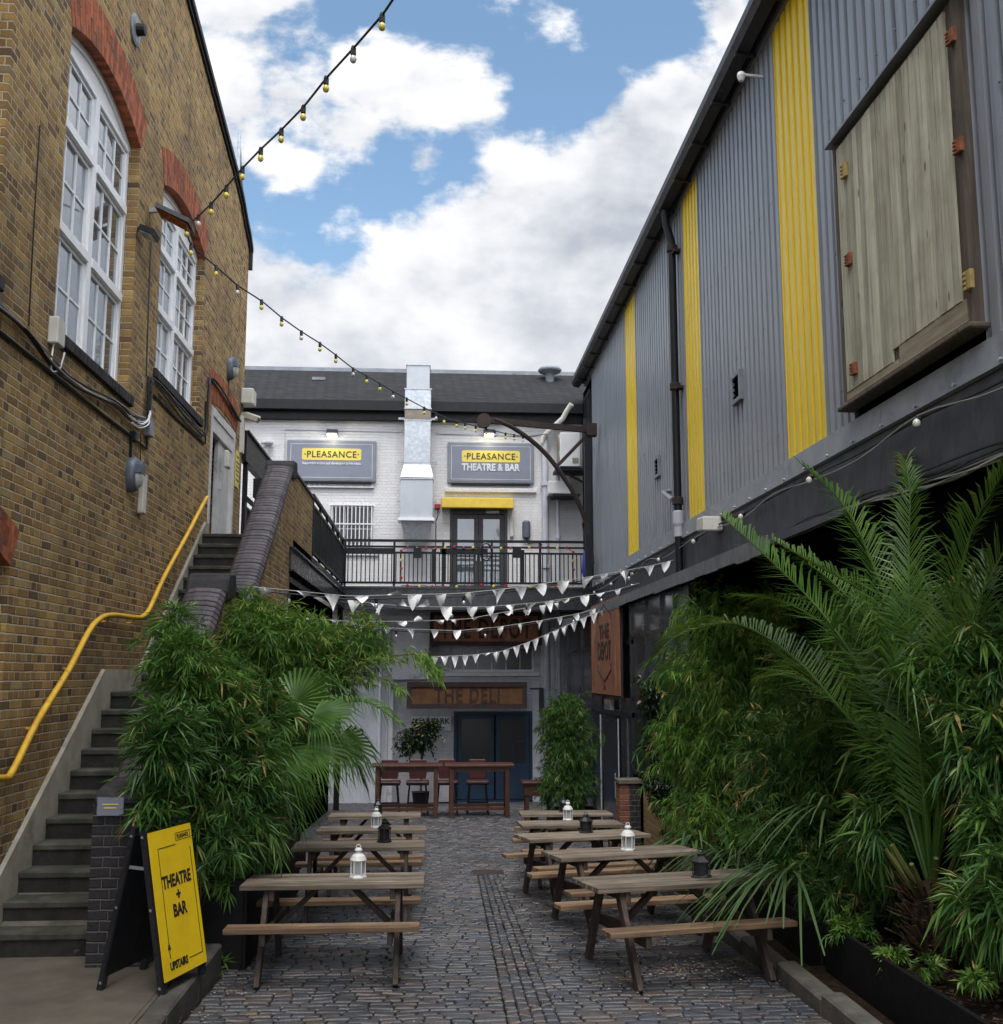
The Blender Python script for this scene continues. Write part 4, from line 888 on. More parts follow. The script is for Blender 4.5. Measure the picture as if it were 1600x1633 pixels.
# loading hatch
LD = part('loading_hatch', MB().box(3.715,3.78,6.66,8.82,4.36,6.8), M['shutframe'], WH)
g = MB(); g.box(3.70,3.714,6.68,7.74,4.37,4.535); g.box(3.70,3.714,7.76,8.8,4.37,4.435); part('bottom_rail', g, M['shutrail'], LD)
g = MB(); y = 6.74
while y < 8.76:
    wd = random.choice((.095,.1,.105)); y1 = min(y+wd, 8.78); top = 6.76; bot = 4.44 if y > 7.75 else 4.54
    g.box(3.692+random.uniform(0,.006), 3.713, y+.005, y1-.004, bot, top); y = y1
part('boards', g, M['shutter'], LD)
g = MB(); part('jamb', MB().box(3.70,3.79,6.62,6.66,4.33,6.86), M['shutframe'], LD); part('jamb', MB().box(3.69,3.79,8.8,8.85,4.33,6.86), M['shutframe'], LD)
g = MB(); g.box(3.64,3.8,6.5,8.92,6.84,6.865); part('head_flashing', g, M['flash'], LD)
g = MB(); g.box(3.64,3.8,6.56,8.9,4.285,4.33); part('ledge', g, M['shutframe'], LD, bevel=.012)
for (u, v, m) in [(1343,272,'brassfit'),(1350,414,'rustfit'),(1358,588,'rustfit'),(1512,59,'rustfit'),(1524,233,'rustfit'),(1540,447,'brassfit')]:
    c = P(u,v,X=3.66); g = MB(); h = .055 if m == 'rustfit' else .07
    g.box(3.665,3.70,c.y-.05,c.y+.04,c.z-h,c.z+h)
    for k in range(4): g.box(3.655,3.665,c.y+.0,c.y+.04,c.z-h+k*h*.52,c.z-h+k*h*.52+h*.36)
    part('hinge', g, M[m], LD, bevel=.004)
# dark end of the warehouse and crane post recess
g = MB(); g.box(3.72,3.86,24.25,24.4,-1.2,8.6); g.box(3.76,3.8,24.4,25.69,3.95,8.9)
for k in range(6): g.box(3.74,3.76,24.5+.2*k,24.58+.2*k,4,8.8)
g.bar((3.74,24.3,5.6),(3.74,25.6,5.9),.05,.12); g.bar((3.74,24.4,4.7),(3.74,25.6,5.7),.05,.08); part('end_framing', g, M['dark'], WH)
for z, y in ((5.75,25.0),(5.3,25.15)): part('notice', MB().box(3.735,3.745,y,y+.12,z-.18,z+.18), M['white'], WH)
# lower lean-to with glazing
GX = 3.12
g = MB(); g.add([(XR-.02,9.,3.46),(XR-.02,24.2,3.46),(GX-.12,24.2,3.16),(GX-.12,9.,3.16),(XR-.02,9.,3.40),(XR-.02,24.2,3.40),(GX-.12,24.2,3.08),(GX-.12,9.,3.08)], [(0,1,2,3),(7,6,5,4),(0,4,5,1),(1,5,6,2),(2,6,7,3),(3,7,4,0)])
part('lean_to_roof', g, M['fasciagrey'], WH)
g = MB(); y = 9.
while y < 24: l = random.uniform(.4,.7); z = random.uniform(0,.03); g.box(GX-.145,GX-.125,y,y+l-.01,3.0+z,3.17); y += l
part('lead_edge', g, M['lead'], WH)
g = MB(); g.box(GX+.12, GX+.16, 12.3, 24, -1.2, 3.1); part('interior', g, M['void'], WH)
g = MB(); ylist = [12.3,13.1,13.9,14.95,16.1,17.0,18.9,20.2,21.6,23.9]
for y in ylist: g.box(GX-.04,GX+.06,y,y+.07,-1.2,3.08)
for z in (.42,1.55,2.5): g.box(GX-.03,GX+.04,12.3,16.1,z,z+.05); 
g.box(GX-.03,GX+.04,16.1,24,1.25,1.33); g.box(GX-.03,GX+.04,16.1,24,2.4,2.46); g.box(GX-.03,GX+.05,12.3,24,3.0,3.08)
gf = part('glazing_frame', g, M['darksheen'], WH)
for a, b in zip(ylist, ylist[1:]):
    zl = .47 if a < 15.5 else -1.0
    part('pane', MB().add([(GX,a+.07,zl),(GX,b,zl),(GX,b,3.0),(GX,a+.07,3.0)], [(0,1,2,3)]), M['glassdark'], gf, fix=False)
T = thing('glazed_door', 'black glazed door with thin pale edges under the hanging rusted sign', 'door', (GX-.05,18,-.8))
g = MB(); g.box(GX-.07,GX-.045,17.1,17.2,-.78,1.2); g.box(GX-.07,GX-.045,18.8,18.9,-.8,1.2); g.box(GX-.07,GX-.045,17.2,18.8,1.1,1.2); g.box(GX-.07,GX-.045,17.2,18.8,-.8,-.5); part('frame', g, M['darksheen'], T)
part('pane', MB().add([(GX-.055,17.2,-.5),(GX-.055,18.8,-.5),(GX-.055,18.8,1.1),(GX-.055,17.2,1.1)], [(0,1,2,3)]), M['glassdark'], T, fix=False)
g = MB(); g.box(GX-.085,GX-.07,17.07,17.1,-.78,1.2); g.box(GX-.085,GX-.07,18.9,18.93,-.8,1.2); part('edge_strip', g, M['whitedirty'], T)
part('handle', MB().bar((GX-.1,17.3,-.1),(GX-.1,17.3,.3),.02,.02,up=(0,1,0)), M['galv'], T)
one('lantern_light', MB().box(GX-.12,GX-.05,17.6,18.2,1.32,1.5), M['glassclear'], 'small pale glass transom light above the glazed door', 'light')
g = MB(); g.box(GX-.07,GX-.035,14.2,14.24,.42,1.3); g.box(GX-.07,GX-.035,13.,14.2,.42,.46); one('window_edge', g, M['white'], 'white painted window edge above the low brick wall', 'window frame')
T = thing('low_brick_wall', 'low yellow brick wall ending in a red and dark brick pier', 'wall', (2.95,14,-.7))
part('wall', MB().box(2.97,3.1,11.4,14.75,-1.,.36), M['brick_wall2'], T)
part('wall_cap', MB().box(2.95,3.12,11.4,14.75,.362,.4), M['sill'], T)
part('pier', MB().box(2.66,2.8,14.9,15.2,-1.,.38), M['redbrick'], T); part('pier', MB().box(2.802,2.96,14.9,15.2,-1.,.38), M['bluebrick'], T); part('cap_stone', MB().box(2.64,2.99,14.87,15.24,.382,.43), M['concrete'], T)
# hanging rusted sign
T = thing('hanging_sign', 'tall rusted sheet sign with cut lettering hanging below the warehouse fascia', 'sign', (3.0,18.,1.6))
part('panel', MB().box(2.98,3.0,16.55,19.5,1.58,3.2), M['rustsheet'], T); part('frame', MB().box(3.0,3.03,16.5,19.55,1.54,3.22), M['rust'], T)
nY = Vector((0,-1,0)); text('lettering', 'THE', .34, (2.976,18.0,2.66), nY, ZA, M['rustink'], T, sx=1.7, bold=.008); text('lettering', 'DEPOT', .44, (2.976,18.0,2.32), nY, ZA, M['rustink'], T, sx=1.0, bold=.012)
g = MB()
for pl in ([(17.3,2.85),(17.3,2.95),(18.0,3.14),(18.7,2.95),(18.7,2.85)], [(17.3,2.1),(17.3,2.0),(18.0,1.8),(18.7,2.0),(18.7,2.1)]):
    for a, b in zip(pl, pl[1:]): g.bar((2.976,a[0],a[1]),(2.976,b[0],b[1]),.008,.03,up=(0,b[1]-a[1],-(b[0]-a[0])))
part('emblem', g, M['rustink'], T); part('small_marks', MB().box(2.973,2.979,17.93,18.07,1.67,1.74), M['rustink'], T)
# crane
T = thing('wall_crane', 'rusted iron wall crane with curved brace jutting over the balcony', 'crane', (3.55,23.1,4))
tip = P(768,669,Y=22.1); base = P(943,686,Y=23.1)
part('jib', MB().bar(tip, base, .09, .13), M['rust'], T)
part('post', MB().box(3.42,3.56,23.03,23.17,3.96,P(943,668,Y=23.1).z), M['dark'], T)
cpts = [P(u,v,Y=lerp(22.2,23.1,t)) for u, v, t in ((788,669,0),(820,683,.2),(862,715,.45),(895,755,.65),(922,800,.85),(938,845,.97),(945,900,1))]
part('curved_brace', MB().tube(crom(cpts,5), .055, 8), M['rust'], T, smooth=True)
part('strut', MB().bar(P(940,690,Y=23.1), P(889,743,Y=22.8), .06, .07), M['rust'], T)
c = P(772,671,Y=22.05); g = MB(); g.lathe([(.06,-.05),(.16,-.05),(.13,-.02),(.13,.02),(.16,.05),(.06,.05)], c, 16, 'y'); part('pulley', g, M['rust'], T)
part('head_block', MB().obox(base, (.12,0,0), (0,.12,0), (0,0,.14)), M['rust'], T)
a = P(936,895,Y=23.6); g = MB(); g.lathe([(.02,.3),(.05,.26),(.09,.15),(.1,0),(.12,-.25),(.08,-.38),(.02,-.4)], (a.x,23.62,a.z), 10); T = thing('folded_parasol', 'blue folded cover hanging on the balcony railing at the right', 'cover', (a.x,23.62,a.z-.4)); part('cover', g, M['blueplastic'], T, smooth=True); part('hook', MB().bar((a.x,23.65,a.z+.28),(a.x,23.65,a.z+.5),.02,.02), M['white'], T)
# ================================================================== OBJECTS ON THE LEFT WALL
def onwall(u, v, x=XL): return P(u, v, X=x)
def bulkhead(u, v, label):
    c = onwall(u, v); T = thing('bulkhead_light', label, 'light', c, group='oval grey wall lamps on the brick building')
    g = MB(); n = 16
    def ov(x, s, zc_=0, lo=-1.): return [(x, .115*s*math.cos(t*6.283/n), zc_+.2*s*math.sin(t*6.283/n)) for t in range(n)]
    rings = [(0.,1.),(.05,1.),(.09,.9),(.1,.8)]
    vs = [(XL+p[0], c.y+p[1], c.z+p[2]) for x, s in rings for p in ov(x, s)]
    g.add(vs, [(i*n+k, i*n+(k+1)%n, (i+1)*n+(k+1)%n, (i+1)*n+k) for i in range(3) for k in range(n)]+[tuple(3*n+k for k in range(n)), tuple(range(n))]); part('body', g, M['slateblue'], T, smooth=True)
    g = MB(); rr = [(.1,.78),(.14,.66),(.16,.4)]; m = 12; vs = [(XL+x, c.y+.115*s*math.cos(math.pi+math.pi*k/(m-1)), c.z+.0+.2*s*math.sin(math.pi+math.pi*k/(m-1))) for x, s in rr for k in range(m)]
    g.add(vs, [(i*m+k, i*m+k+1, (i+1)*m+k+1, (i+1)*m+k) for i in range(2) for k in range(m-1)]+[tuple(2*m+k for k in range(m)), tuple(i*m for i in (0,1,2))+tuple(i*m+m-1 for i in (2,1,0))]); part('lens', g, M['lens'], T)
    g = MB(); g.prism([(c.y-.1,c.z),(c.y+.1,c.z),(c.y+.085,c.z+.1),(c.y+.04,c.z+.16),(c.y-.04,c.z+.16),(c.y-.085,c.z+.1)], XL+.09, XL+.16); part('hood', g, M['slateblue'], T, bevel=.01)
    return T
bulkhead(205, 757, 'oval grey wall lamp on the brick wall above the yellow handrail'); bulkhead(364, 587, 'oval grey wall lamp above the doorway at the head of the stairs')
one('tube_light', MB().box(XL,XL+.07,onwall(222,788).y-.07,onwall(222,788).y+.07,3.73,4.2), M['offwhite'], 'cream plastic light box beside the lower oval wall lamp', 'light', bevel=.015)
c = onwall(214,47); T = thing('wall_lamp', 'round black and grey lamp high on the brick wall right of the first arch', 'lamp', c)
part('plate', MB().lathe([(.17,0),(.17,.02),(.14,.035)], (XL,c.y,c.z), 20, 'x'), M['flash'], T); part('body', MB().lathe([(.07,.035),(.06,.12),(.03,.13)], (XL,c.y,c.z), 12, 'x'), M['dark'], T)
# heater
c = P(266,343,X=-3.0); c = P(262,343,X=-3.2); T = thing('patio_heater', 'black wall heater with copper coloured underside on the brick wall', 'heater', c)
a = P(240,338,X=-3.3); 
d = Vector((.42,.35,-.22)); 
g = MB(); cy, cz = c.y, c.z
prof = [(-.17,-.02),(-.13,.05),(.0,.08),(.13,.05),(.17,-.02)]
def hood(x0, x1, dz):
    vs = [(x0, cy+p, cz+q+.05) for p, q in prof]+[(x1, cy+p+.12, cz+q-dz) for p, q in prof]; m = 5
    return vs, [(i, i+1, m+i+1, m+i) for i in range(4)]+[tuple(range(m)), tuple(range(2*m-1, m-1, -1)), (0, m, 2*m-1, m-1)]
v_, f_ = hood(XL+.1, XL+.46, .08); g.add(v_, f_); part('hood', g, M['dark'], T)
g = MB(); g.add([(XL+.12,cy-.15,cz+.02),(XL+.12,cy+.15,cz+.02),(XL+.44,cy+.25,cz-.105),(XL+.44,cy-.03,cz-.105),(XL+.15,cy,cz-.03),(XL+.42,cy+.1,cz-.15)], [(0,1,4),(1,2,5,4),(2,3,5),(3,0,4,5)]); part('reflector', g, M['heater'], T)
part('arm', MB().bar((XL,cy,cz+.05),(XL+.2,cy,cz+.07),.05,.05), M['galv'], T)
c = P(238,372,X=-3.24); T = thing('floodlight', 'black square floodlight below the wall heater', 'light', c)
part('housing', MB().obox(c,(.08,.0,-.03),(0,.12,0),(.01,0,.03)), M['dark'], T); part('lens', MB().obox(c+Vector((-.01,0,-.034)),(.07,.0,-.026),(0,.1,0),(.003,0,.006)), M['glassclear'], T); part('bracket', MB().bar((XL,c.y,c.z+.05),tuple(c),.04,.04), M['dark'], T)
T = thing('motion_sensor', 'white alarm box at the corner of the brick building', 'sensor', (XL,17.6,6.6)); part('body', MB().box(XL,XL+.22,17.5,17.8,6.55,6.83), M['offwhite'], T, bevel=.02)
T = thing('security_camera', 'small white security camera under the corner alarm box', 'camera', (XL,17.7,6.3)); part('mount', MB().lathe([(.05,0),(.05,.12)], (XL,17.7,6.4), 10, 'x'), M['offwhite'], T); part('body', MB().bar((XL+.08,17.65,6.38),(XL+.32,17.5,6.27),.12,.12), M['offwhite'], T, bevel=.02); part('lens', MB().lathe([(.04,0),(.03,.01)], (XL+.325,17.5,6.27), 10, 'x'), M['dark'], T)
one('wall_casing', MB().box(XL,XL+.06,17.55,17.68,5.7,6.35), M['offwhite'], 'tall cream casing strip on the corner of the brick building', 'casing')
c = onwall(357,730,XL+.02); one('entry_phone', MB().box(XL+.02,XL+.1,16.2,16.42,c.z-.15,c.z+.12), M['offwhite'], 'white entry phone on the door frame at the head of the stairs', 'intercom', bevel=.015)
c = onwall(375,745); T = one('warning_notice', MB().box(XL+.001,XL+.012,17.25,17.55,c.z-.32,c.z+.3), M['signyellow'], 'tall yellow notice on the brick beside the upper doorway', 'sign')
g = MB()
for k, (q, w_) in enumerate(((.2,.1),(.1,.13),(.03,.12),(-.04,.13),(-.11,.1),(-.2,.12))): g.box(XL+.013,XL+.015,17.4-w_,17.4+w_,c.z+q-.012,c.z+q+.012)
part('printing', g, M['ink'], T)
T = thing('junction_box', 'white junction box under the sill of the large arched window', 'box', onwall(82,530)); c = onwall(82,530)
part('body', MB().box(XL,XL+.09,c.y-.09,c.y+.09,c.z-.12,c.z+.12), M['offwhite'], T, bevel=.01); part('cable', MB().tube(crom([(XL+.04,c.y-.04,c.z-.12),(XL+.04,c.y-.06,c.z-.35),(XL+.05,c.y+.1,c.z-.3),(XL+.05,c.y+.2,c.z-.12)],5), .008, 5), M['white'], T)
c = onwall(231,683); one('junction_box', MB().box(XL,XL+.09,c.y-.07,c.y+.07,c.z-.1,c.z+.1), M['flash'], 'grey junction box where the wall cables turn upward', 'box', bevel=.01)
c = onwall(208,697); one('junction_box', MB().box(XL,XL+.07,c.y-.05,c.y+.05,c.z-.05,c.z+.06), M['dark'], 'small black junction box feeding the lower oval lamp', 'box', bevel=.01)
# cables: bundle and conduits, one thing per run
def wallrun(pts, r, m, name='cable', jit=0, x=.02, T=None, sm=6):
    p3 = [onwall(u, v) for u, v in pts]; p3 = [Vector((XL+x+random.uniform(0,jit), p.y, p.z)) for p in p3]
    return part(name, MB().tube(crom(p3, sm), r, 5), M[m], T)
T = thing('cable_bundle', 'sagging bundle of black and grey cables across the brick wall below the large window', 'cables', (XL,10,4.5))
for k in range(7):
    dz = random.uniform(-9,9)
    wallrun([(-30,470+dz),(30,520+dz*.6),(75,575+dz),(120,612+dz*.9),(175,640+dz*.7),(205,664+dz),(228,668+dz*.5)], random.uniform(.008,.014), 'cable' if k%3 else 'cablegrey', 'cable', .05, .02, T)
for k in range(3): wallrun([(200,662+6*k),(214,676+3*k),(226,668+4*k),(230,655+3*k)], .008, 'white', 'cable', .04, .04, T)
T = thing('cable_run', 'black cables rising and running beneath the second arched window', 'cables', (XL,13,4.5))
for k in range(4):
    wallrun([(229+k,680),(232+k,610+k*2),(238,602+k*2),(262,625+k*4),(290,657+k*5),(318,686+k*3),(324,684),(329,610+k*2),(334,604),(352,628),(378,670+k)], .012, 'cable', 'cable', .05, .02, T, 3)
T = thing('wall_conduit', 'straight black conduit running down the brick wall to the lower oval lamp', 'conduit', (XL,9,4.5))
wallrun([(-30,508),(60,580),(130,637),(205,694)], .016, 'cable', 'conduit', 0, .02, T, 2); wallrun([(206,700),(205,735)], .014, 'cable', 'conduit', 0, .02, T, 2); wallrun([(208,697),(231,716),(233,640)], .014, 'cable', 'conduit', 0, .02, T, 1); wallrun([(238,625),(280,668),(325,708),(326,640)], .014, 'cable', 'conduit', 0, .02, T, 1); wallrun([(222,690),(220,770)], .006, 'cable', 'conduit', 0, .02, T, 1)
T = thing('thin_cable', 'thin black cable hanging straight down the brick between the windows', 'cable', (XL,11.7,6)); wallrun([(240,385),(237,450),(232,600)], .008, 'cable', 'cable', 0, .01, T, 2); 
T = thing('thin_cable', 'thin black cable down the brick left of the large window', 'cable', (XL,8.6,6)); wallrun([(62,200),(52,360),(44,520)], .006, 'cable', 'cable', 0, .01, T, 2); wallrun([(364,600),(362,632)], .012, 'cable', 'cable', 0, .02, T, 1)
# handrail
T = thing('handrail', 'bright yellow tubular handrail climbing the brick wall', 'handrail', (XL,10,1))
hp = [(-40,1240),(4,1241),(20,1230),(60,1150),(110,1068),(140,1010),(158,988),(178,981),(215,985),(228,983),(240,968),(262,920),(300,850),(326,800),(331,793)]
pts = [onwall(u,v,XL+.09) for u, v in hp]; part('rail', MB().tube(crom(pts,4), .028, 10), M['yellowpaint'], T, smooth=True)
for u, v in ((60,1150),(118,1056),(175,982),(215,985),(262,920),(290,868),(318,818)):
    c = onwall(u,v,XL+.09); part('bracket', MB().tube([(XL,c.y,c.z-.06),(XL+.07,c.y,c.z-.06),(XL+.09,c.y,c.z-.01)], .01, 6), M['yellowpaint'], T)
g = MB(); c = onwall(378,300); g.tube([(c.x,16.6,10.0),(c.x,16.6,11.0),(c.x-.1,17.2,10.9),(c.x-.1,17.6,10.2),(c.x-.1,17.6,9.6)], .03, 8); g.tube([(c.x-.2,16.9,9.9),(c.x-.2,16.9,10.85)], .025, 8); one('roof_handrail', g, M['galv'], 'grey tubular guard rail on the brick parapet top', 'railing')

# ================================================================== LIGHT STRINGS
def string_lights(path, Y0, Y1, bulbs, label, r=.011, br_=.031, pattern=('bulbyellow',), drop=.06, name='string_lights', endx=None):
    n = len(path); L = [0]
    for a, b in zip(path, path[1:]): L.append(L[-1]+math.hypot(a[0]-b[0], a[1]-b[1]))
    def at(s):
        for i in range(n-1):
            if s <= L[i+1] or i == n-2:
                t = (s-L[i])/(L[i+1]-L[i]); u, v = lerp(path[i][0], path[i+1][0], t), lerp(path[i][1], path[i+1][1], t); break
        k = s/L[-1]; iy = lerp(1/Y0, 1/Y1, k); return P(u, v, Y=1/iy)
    pts = [at(L[-1]*i/40) for i in range(41)]
    T = thing(name, label, 'string lights', pts[0], group=None)
    part('cable', MB().tube(pts, r, 5), M['cable'], T)
    for k, q in enumerate(bulbs):
        u, v = q[:2]
        s = min((abs(math.hypot(0,0)), 0) for _ in (0,))[1] if False else None
        best = min(range(201), key=lambda i: (lambda p: (p[0]-u)**2+(p[1]-v)**2)(px(at(L[-1]*i/200)))); c = at(L[-1]*best/200)
        m = q[2] if len(q) > 2 else pattern[k % len(pattern)]
        part('bulb_holder', MB().lathe([(.018,.02),(.024,0),(.024,-drop),(.016,-drop-.004)], c, 8), M['cable'], T)
        part('bulb', MB().lathe([(.012,-drop-.002),(br_*.8,-drop-br_*.7),(br_,-drop-br_*1.3),(br_*.75,-drop-br_*2.1),(.008,-drop-br_*2.45)], c, 10), M[m], T, smooth=True)
    return T
RT = RM.transposed()
def px(p):
    c = RT @ Vector((p[0], p[1], p[2]-H0)); return PX+F*c.x/-c.z, PY-F*c.y/-c.z
yw = ('bulbyellow','bulbyellow','bulbwhite')
s1 = [(660,-60),(625,2),(610,24),(563,78),(521,124),(484,171),(448,208),(416,238),(386,269),(362,297),(337,325),(316,345),(296,363)]
string_lights(s1, 7.2, 12.3, [(610,24,'bulbyellow'),(563,78,'bulbwhite'),(521,124,'bulbyellow'),(484,171,'bulbyellow'),(448,208,'bulbyellow'),(416,238,'bulbyellow'),(386,269,'bulbyellow'),(362,297,'bulbyellow'),(337,325,'bulbyellow'),(316,345,'bulbwhite'),(297,362,'bulbyellow')], 'festoon of yellow bulbs climbing from the wall heater into the sky')
s2 = [(290,352),(305,392),(345,425),(380,456),(418,480),(450,507),(481,529),(510,547),(537,567),(562,587),(590,602),(627,624),(676,650),(715,668),(760,680),(800,690),(840,697),(872,692)]
string_lights(s2, 12.3, 25.4, [(u,v,m) for (u,v),m in zip([(305,392),(345,425),(380,456),(418,480),(450,507),(481,529),(510,547),(537,567),(562,587),(584,599),(607,612),(627,624),(650,637),(676,650),(695,660),(708,665),(727,672),(742,676),(760,680),(775,684),(790,688),(806,691),(820,694),(835,696)], ['bulbyellow','bulbyellow','bulbwhite']*8)], 'festoon of yellow bulbs drooping from the wall heater across to the white building')
bal_pts = []
def railside(): 
    pts = [(645,873),(700,874),(760,872),(820,875),(880,873),(915,875)]
    return pts
rw = ('bulbred','bulbred','bulbyellow')
def baubles(path, n, label, off=0):
    L = [0]
    for a, b in zip(path, path[1:]): L.append(L[-1]+math.hypot(a[0]-b[0], a[1]-b[1]))
    def at(s):
        for i in range(len(path)-1):
            if s <= L[i+1] or i == len(path)-2:
                t = (s-L[i])/(L[i+1]-L[i]); return P(lerp(path[i][0], path[i+1][0], t), lerp(path[i][1], path[i+1][1], t), Y=23.74)
    T = thing('bauble_string', label, 'string lights', at(0)); part('cable', MB().tube([at(L[-1]*i/30)+Vector((0,0,.01*math.sin(i*2.1))) for i in range(31)], .008, 4), M['cable'], T)
    for k in range(n):
        c = at(L[-1]*(k+.5)/n)+Vector((0,-.02,random.uniform(-.02,.02))); o = part('bauble', MB().lathe([(.005,.036),(.026,.026),(.036,0),(.026,-.026),(.005,-.036)], c, 8), M[rw[(k+off) % 3]], T, smooth=True)
baubles([(640,930),(640,873),(700,874),(760,872),(820,875),(880,873),(914,875),(915,932)], 26, 'string of red and yellow baubles along the top of the balcony railing')
baubles([(640,934),(700,935),(760,934),(830,935),(915,934)], 14, 'string of red and yellow baubles along the foot of the balcony railing', 1)
# ------------------------------------------------------------------ bunting
def bunting(path, Y0, Y1, n, w_, h_, label, messy=.5, bulbs=0):
    L = [0]
    for a, b in zip(path, path[1:]): L.append(L[-1]+math.hypot(a[0]-b[0], a[1]-b[1]))
    def at(s):
        s = min(max(s, 0), L[-1])
        for i in range(len(path)-1):
            if s <= L[i+1] or i == len(path)-2:
                t = (s-L[i])/(L[i+1]-L[i]); iy = lerp(1/Y0, 1/Y1, s/L[-1]); return P(lerp(path[i][0], path[i+1][0], t), lerp(path[i][1], path[i+1][1], t), Y=1/iy)
    pts = crom([at(L[-1]*i/24) for i in range(25)], 2)
    T = thing('bunting', label, 'bunting', pts[0], group='strings of white bunting across the yard'); part('cord', MB().tube(pts, .006, 4), M['cablegrey'], T)
    tot = sum((b-a).length for a, b in zip(pts, pts[1:])); cum = [0]
    for a, b in zip(pts, pts[1:]): cum.append(cum[-1]+(b-a).length)
    def arc(d):
        for i in range(len(pts)-1):
            if d <= cum[i+1]: return pts[i].lerp(pts[i+1], (d-cum[i])/max(1e-6, cum[i+1]-cum[i]))
        return pts[-1]
    for k in range(n):
        d = tot*(k+.5)/n+random.uniform(-.05,.05)*messy*2; a, b = arc(d-w_/2), arc(d+w_/2); tw = random.uniform(-1,1)*messy; fl = random.random() < messy*.45
        up = Vector((0,0,1)); side = (b-a).normalized().cross(up); g = MB(); hh = h_*(random.uniform(.75,1.05) if not fl else random.uniform(.2,.5)); sg = -1
        if messy > .4 and random.random() < .12: sg = .6
        tip = (a+b)/2+Vector((0,0,sg*hh))+side*h_*.6*tw+(b-a)*random.uniform(-.35,.35)*messy
        rows = 5; vs = []
        for i in range(rows+1):
            t = i/rows
            for j in range(4):
                q = a.lerp(b, j/3); pnt = q.lerp(tip, t); bow = side*(.035*math.sin(t*3.1)*math.sin(j*1.3+k)+.02*math.sin(j*2.2+k*1.7)*(1-t)); vs.append(pnt+bow)
        g.add(vs, [(i*4+j, i*4+j+1, (i+1)*4+j+1, (i+1)*4+j) for i in range(rows) for j in range(3)], .5)
        o = part('flag', g, M['cloth'], T, smooth=True, fix=False)
    if bulbs:
        T2 = thing('string_lights', label.replace('bunting', 'clear bulbs hung').replace('string of white ', 'string of '), 'string lights', pts[0]); q2 = [p+Vector((0,.15,-.03)) for p in pts]; part('cable', MB().tube(q2, .009, 4), M['cable'], T2)
        for k in range(bulbs):
            i = int((k+.5)/bulbs*(len(q2)-1)); c = q2[i]
            part('bulb_holder', MB().lathe([(.016,.01),(.02,0),(.02,-.05),(.014,-.055)], c, 8), M['cable'], T2); part('bulb', MB().lathe([(.01,-.055),(.02,-.07),(.027,-.09),(.018,-.115),(.005,-.122)], c, 10), M['glassclear'], T2, smooth=True)
bunting([(402,936),(467,942),(555,951),(625,949),(730,947),(817,938),(935,921),(1036,903),(1075,893)], 11.8, 15.5, 17, .22, .2, 'topmost string of white bunting from the brick parapet to the warehouse', .6, 5)
bunting([(540,955),(600,963),(660,968),(774,968),(861,961),(970,944),(1020,930)], 13.5, 17.5, 15, .22, .19, 'second string of white bunting below the balcony edge', .6, 4)
bunting([(470,984),(555,991),(664,991),(747,987),(817,974),(940,948)], 14, 19, 16, .22, .18, 'third string of white bunting crossing the top of the rusted depot sign', .6)
bunting([(560,996),(642,1003),(730,1006),(795,1000),(861,990),(927,978),(985,958)], 15.5, 19, 13, .16, .16, 'fourth string of white bunting across the middle of the rusted depot sign', .35, 3)
bunting([(685,1048),(752,1045),(800,1039),(844,1024),(896,1001),(944,980),(988,966),(1003,960)], 18.5, 18., 20, .13, .21, 'lowest string of neat white bunting rising to the hanging rusted sign', .12)

# warehouse fascia cables and lamps
def fasc(u, v, x=XR-.06): return P(u, v, X=x)
T = thing('cable_bundle', 'tangled black and pale cables along the foot of the warehouse fascia', 'cables', (XR,8,3.5))
for k in range(8):
    pts = []; y = 5.
    ph = random.uniform(0,6)
    while y < 16: pts.append((XR-.05-random.uniform(0,.05), y, 3.42+.035*math.sin(y*1.3+ph)+random.uniform(-.02,.03)+(.0 if k%2 else -.05))); y += .7
    part('cable', MB().tube(crom(pts,3), random.uniform(.007,.012), 5), M['cable' if k % 2 else 'cablegrey'], T)
T = thing('string_lights', 'black festoon with pale bulbs pinned along the warehouse fascia', 'string lights', (XR,8,3.9))
pts = []; y = 5.2; bl_ = []
while y < 23.5: pts.append((XR-.08, y, 3.86+.03*math.sin(y*2.6))); bl_.append(len(pts)-1) if len(pts) % 2 else None; y += 1.13
part('cable', MB().tube(crom(pts,4), .011, 5), M['cable'], T); part('cable', MB().tube(crom([(p[0]-.02,p[1],p[2]+.05*math.sin(p[1]*1.9)-.03) for p in pts],4), .007, 5), M['cablegrey'], T)
for i in bl_:
    c = Vector(pts[i]); part('bulb_holder', MB().bar(c+Vector((-.01,.02,.0)), c+Vector((-.05,-.05,-.04)), .045,.045), M['cable'], T); part('bulb', MB().lathe([(.008,.03),(.025,.015),(.032,-.008),(.022,-.03),(.005,-.038)], c+Vector((-.08,-.085,-.06)), 10), M['bulbwhite'], T, smooth=True)
c = fasc(1128,838,3.6); T = thing('wall_lantern', 'cream box lamp on the warehouse fascia beside the yellow stripe', 'lamp', (3.7,c.y,c.z)); part('body', MB().prism([(c.y-.2,c.z-.1),(c.y-.17,c.z+.1),(c.y+.17,c.z+.12),(c.y+.2,c.z-.06)], 3.5, 3.76), M['offwhite'], T, bevel=.02); part('bracket', MB().box(3.76,3.79,c.y-.08,c.y+.08,c.z-.05,c.z+.05), M['dark'], T)
c = fasc(1445,730,3.74); one('fascia_sensor', MB().box(3.66,3.77,c.y-.04,c.y+.04,c.z-.16,c.z+.03), M['rust'], 'small corroded sensor on the warehouse fascia among the palm tips', 'sensor', bevel=.02)
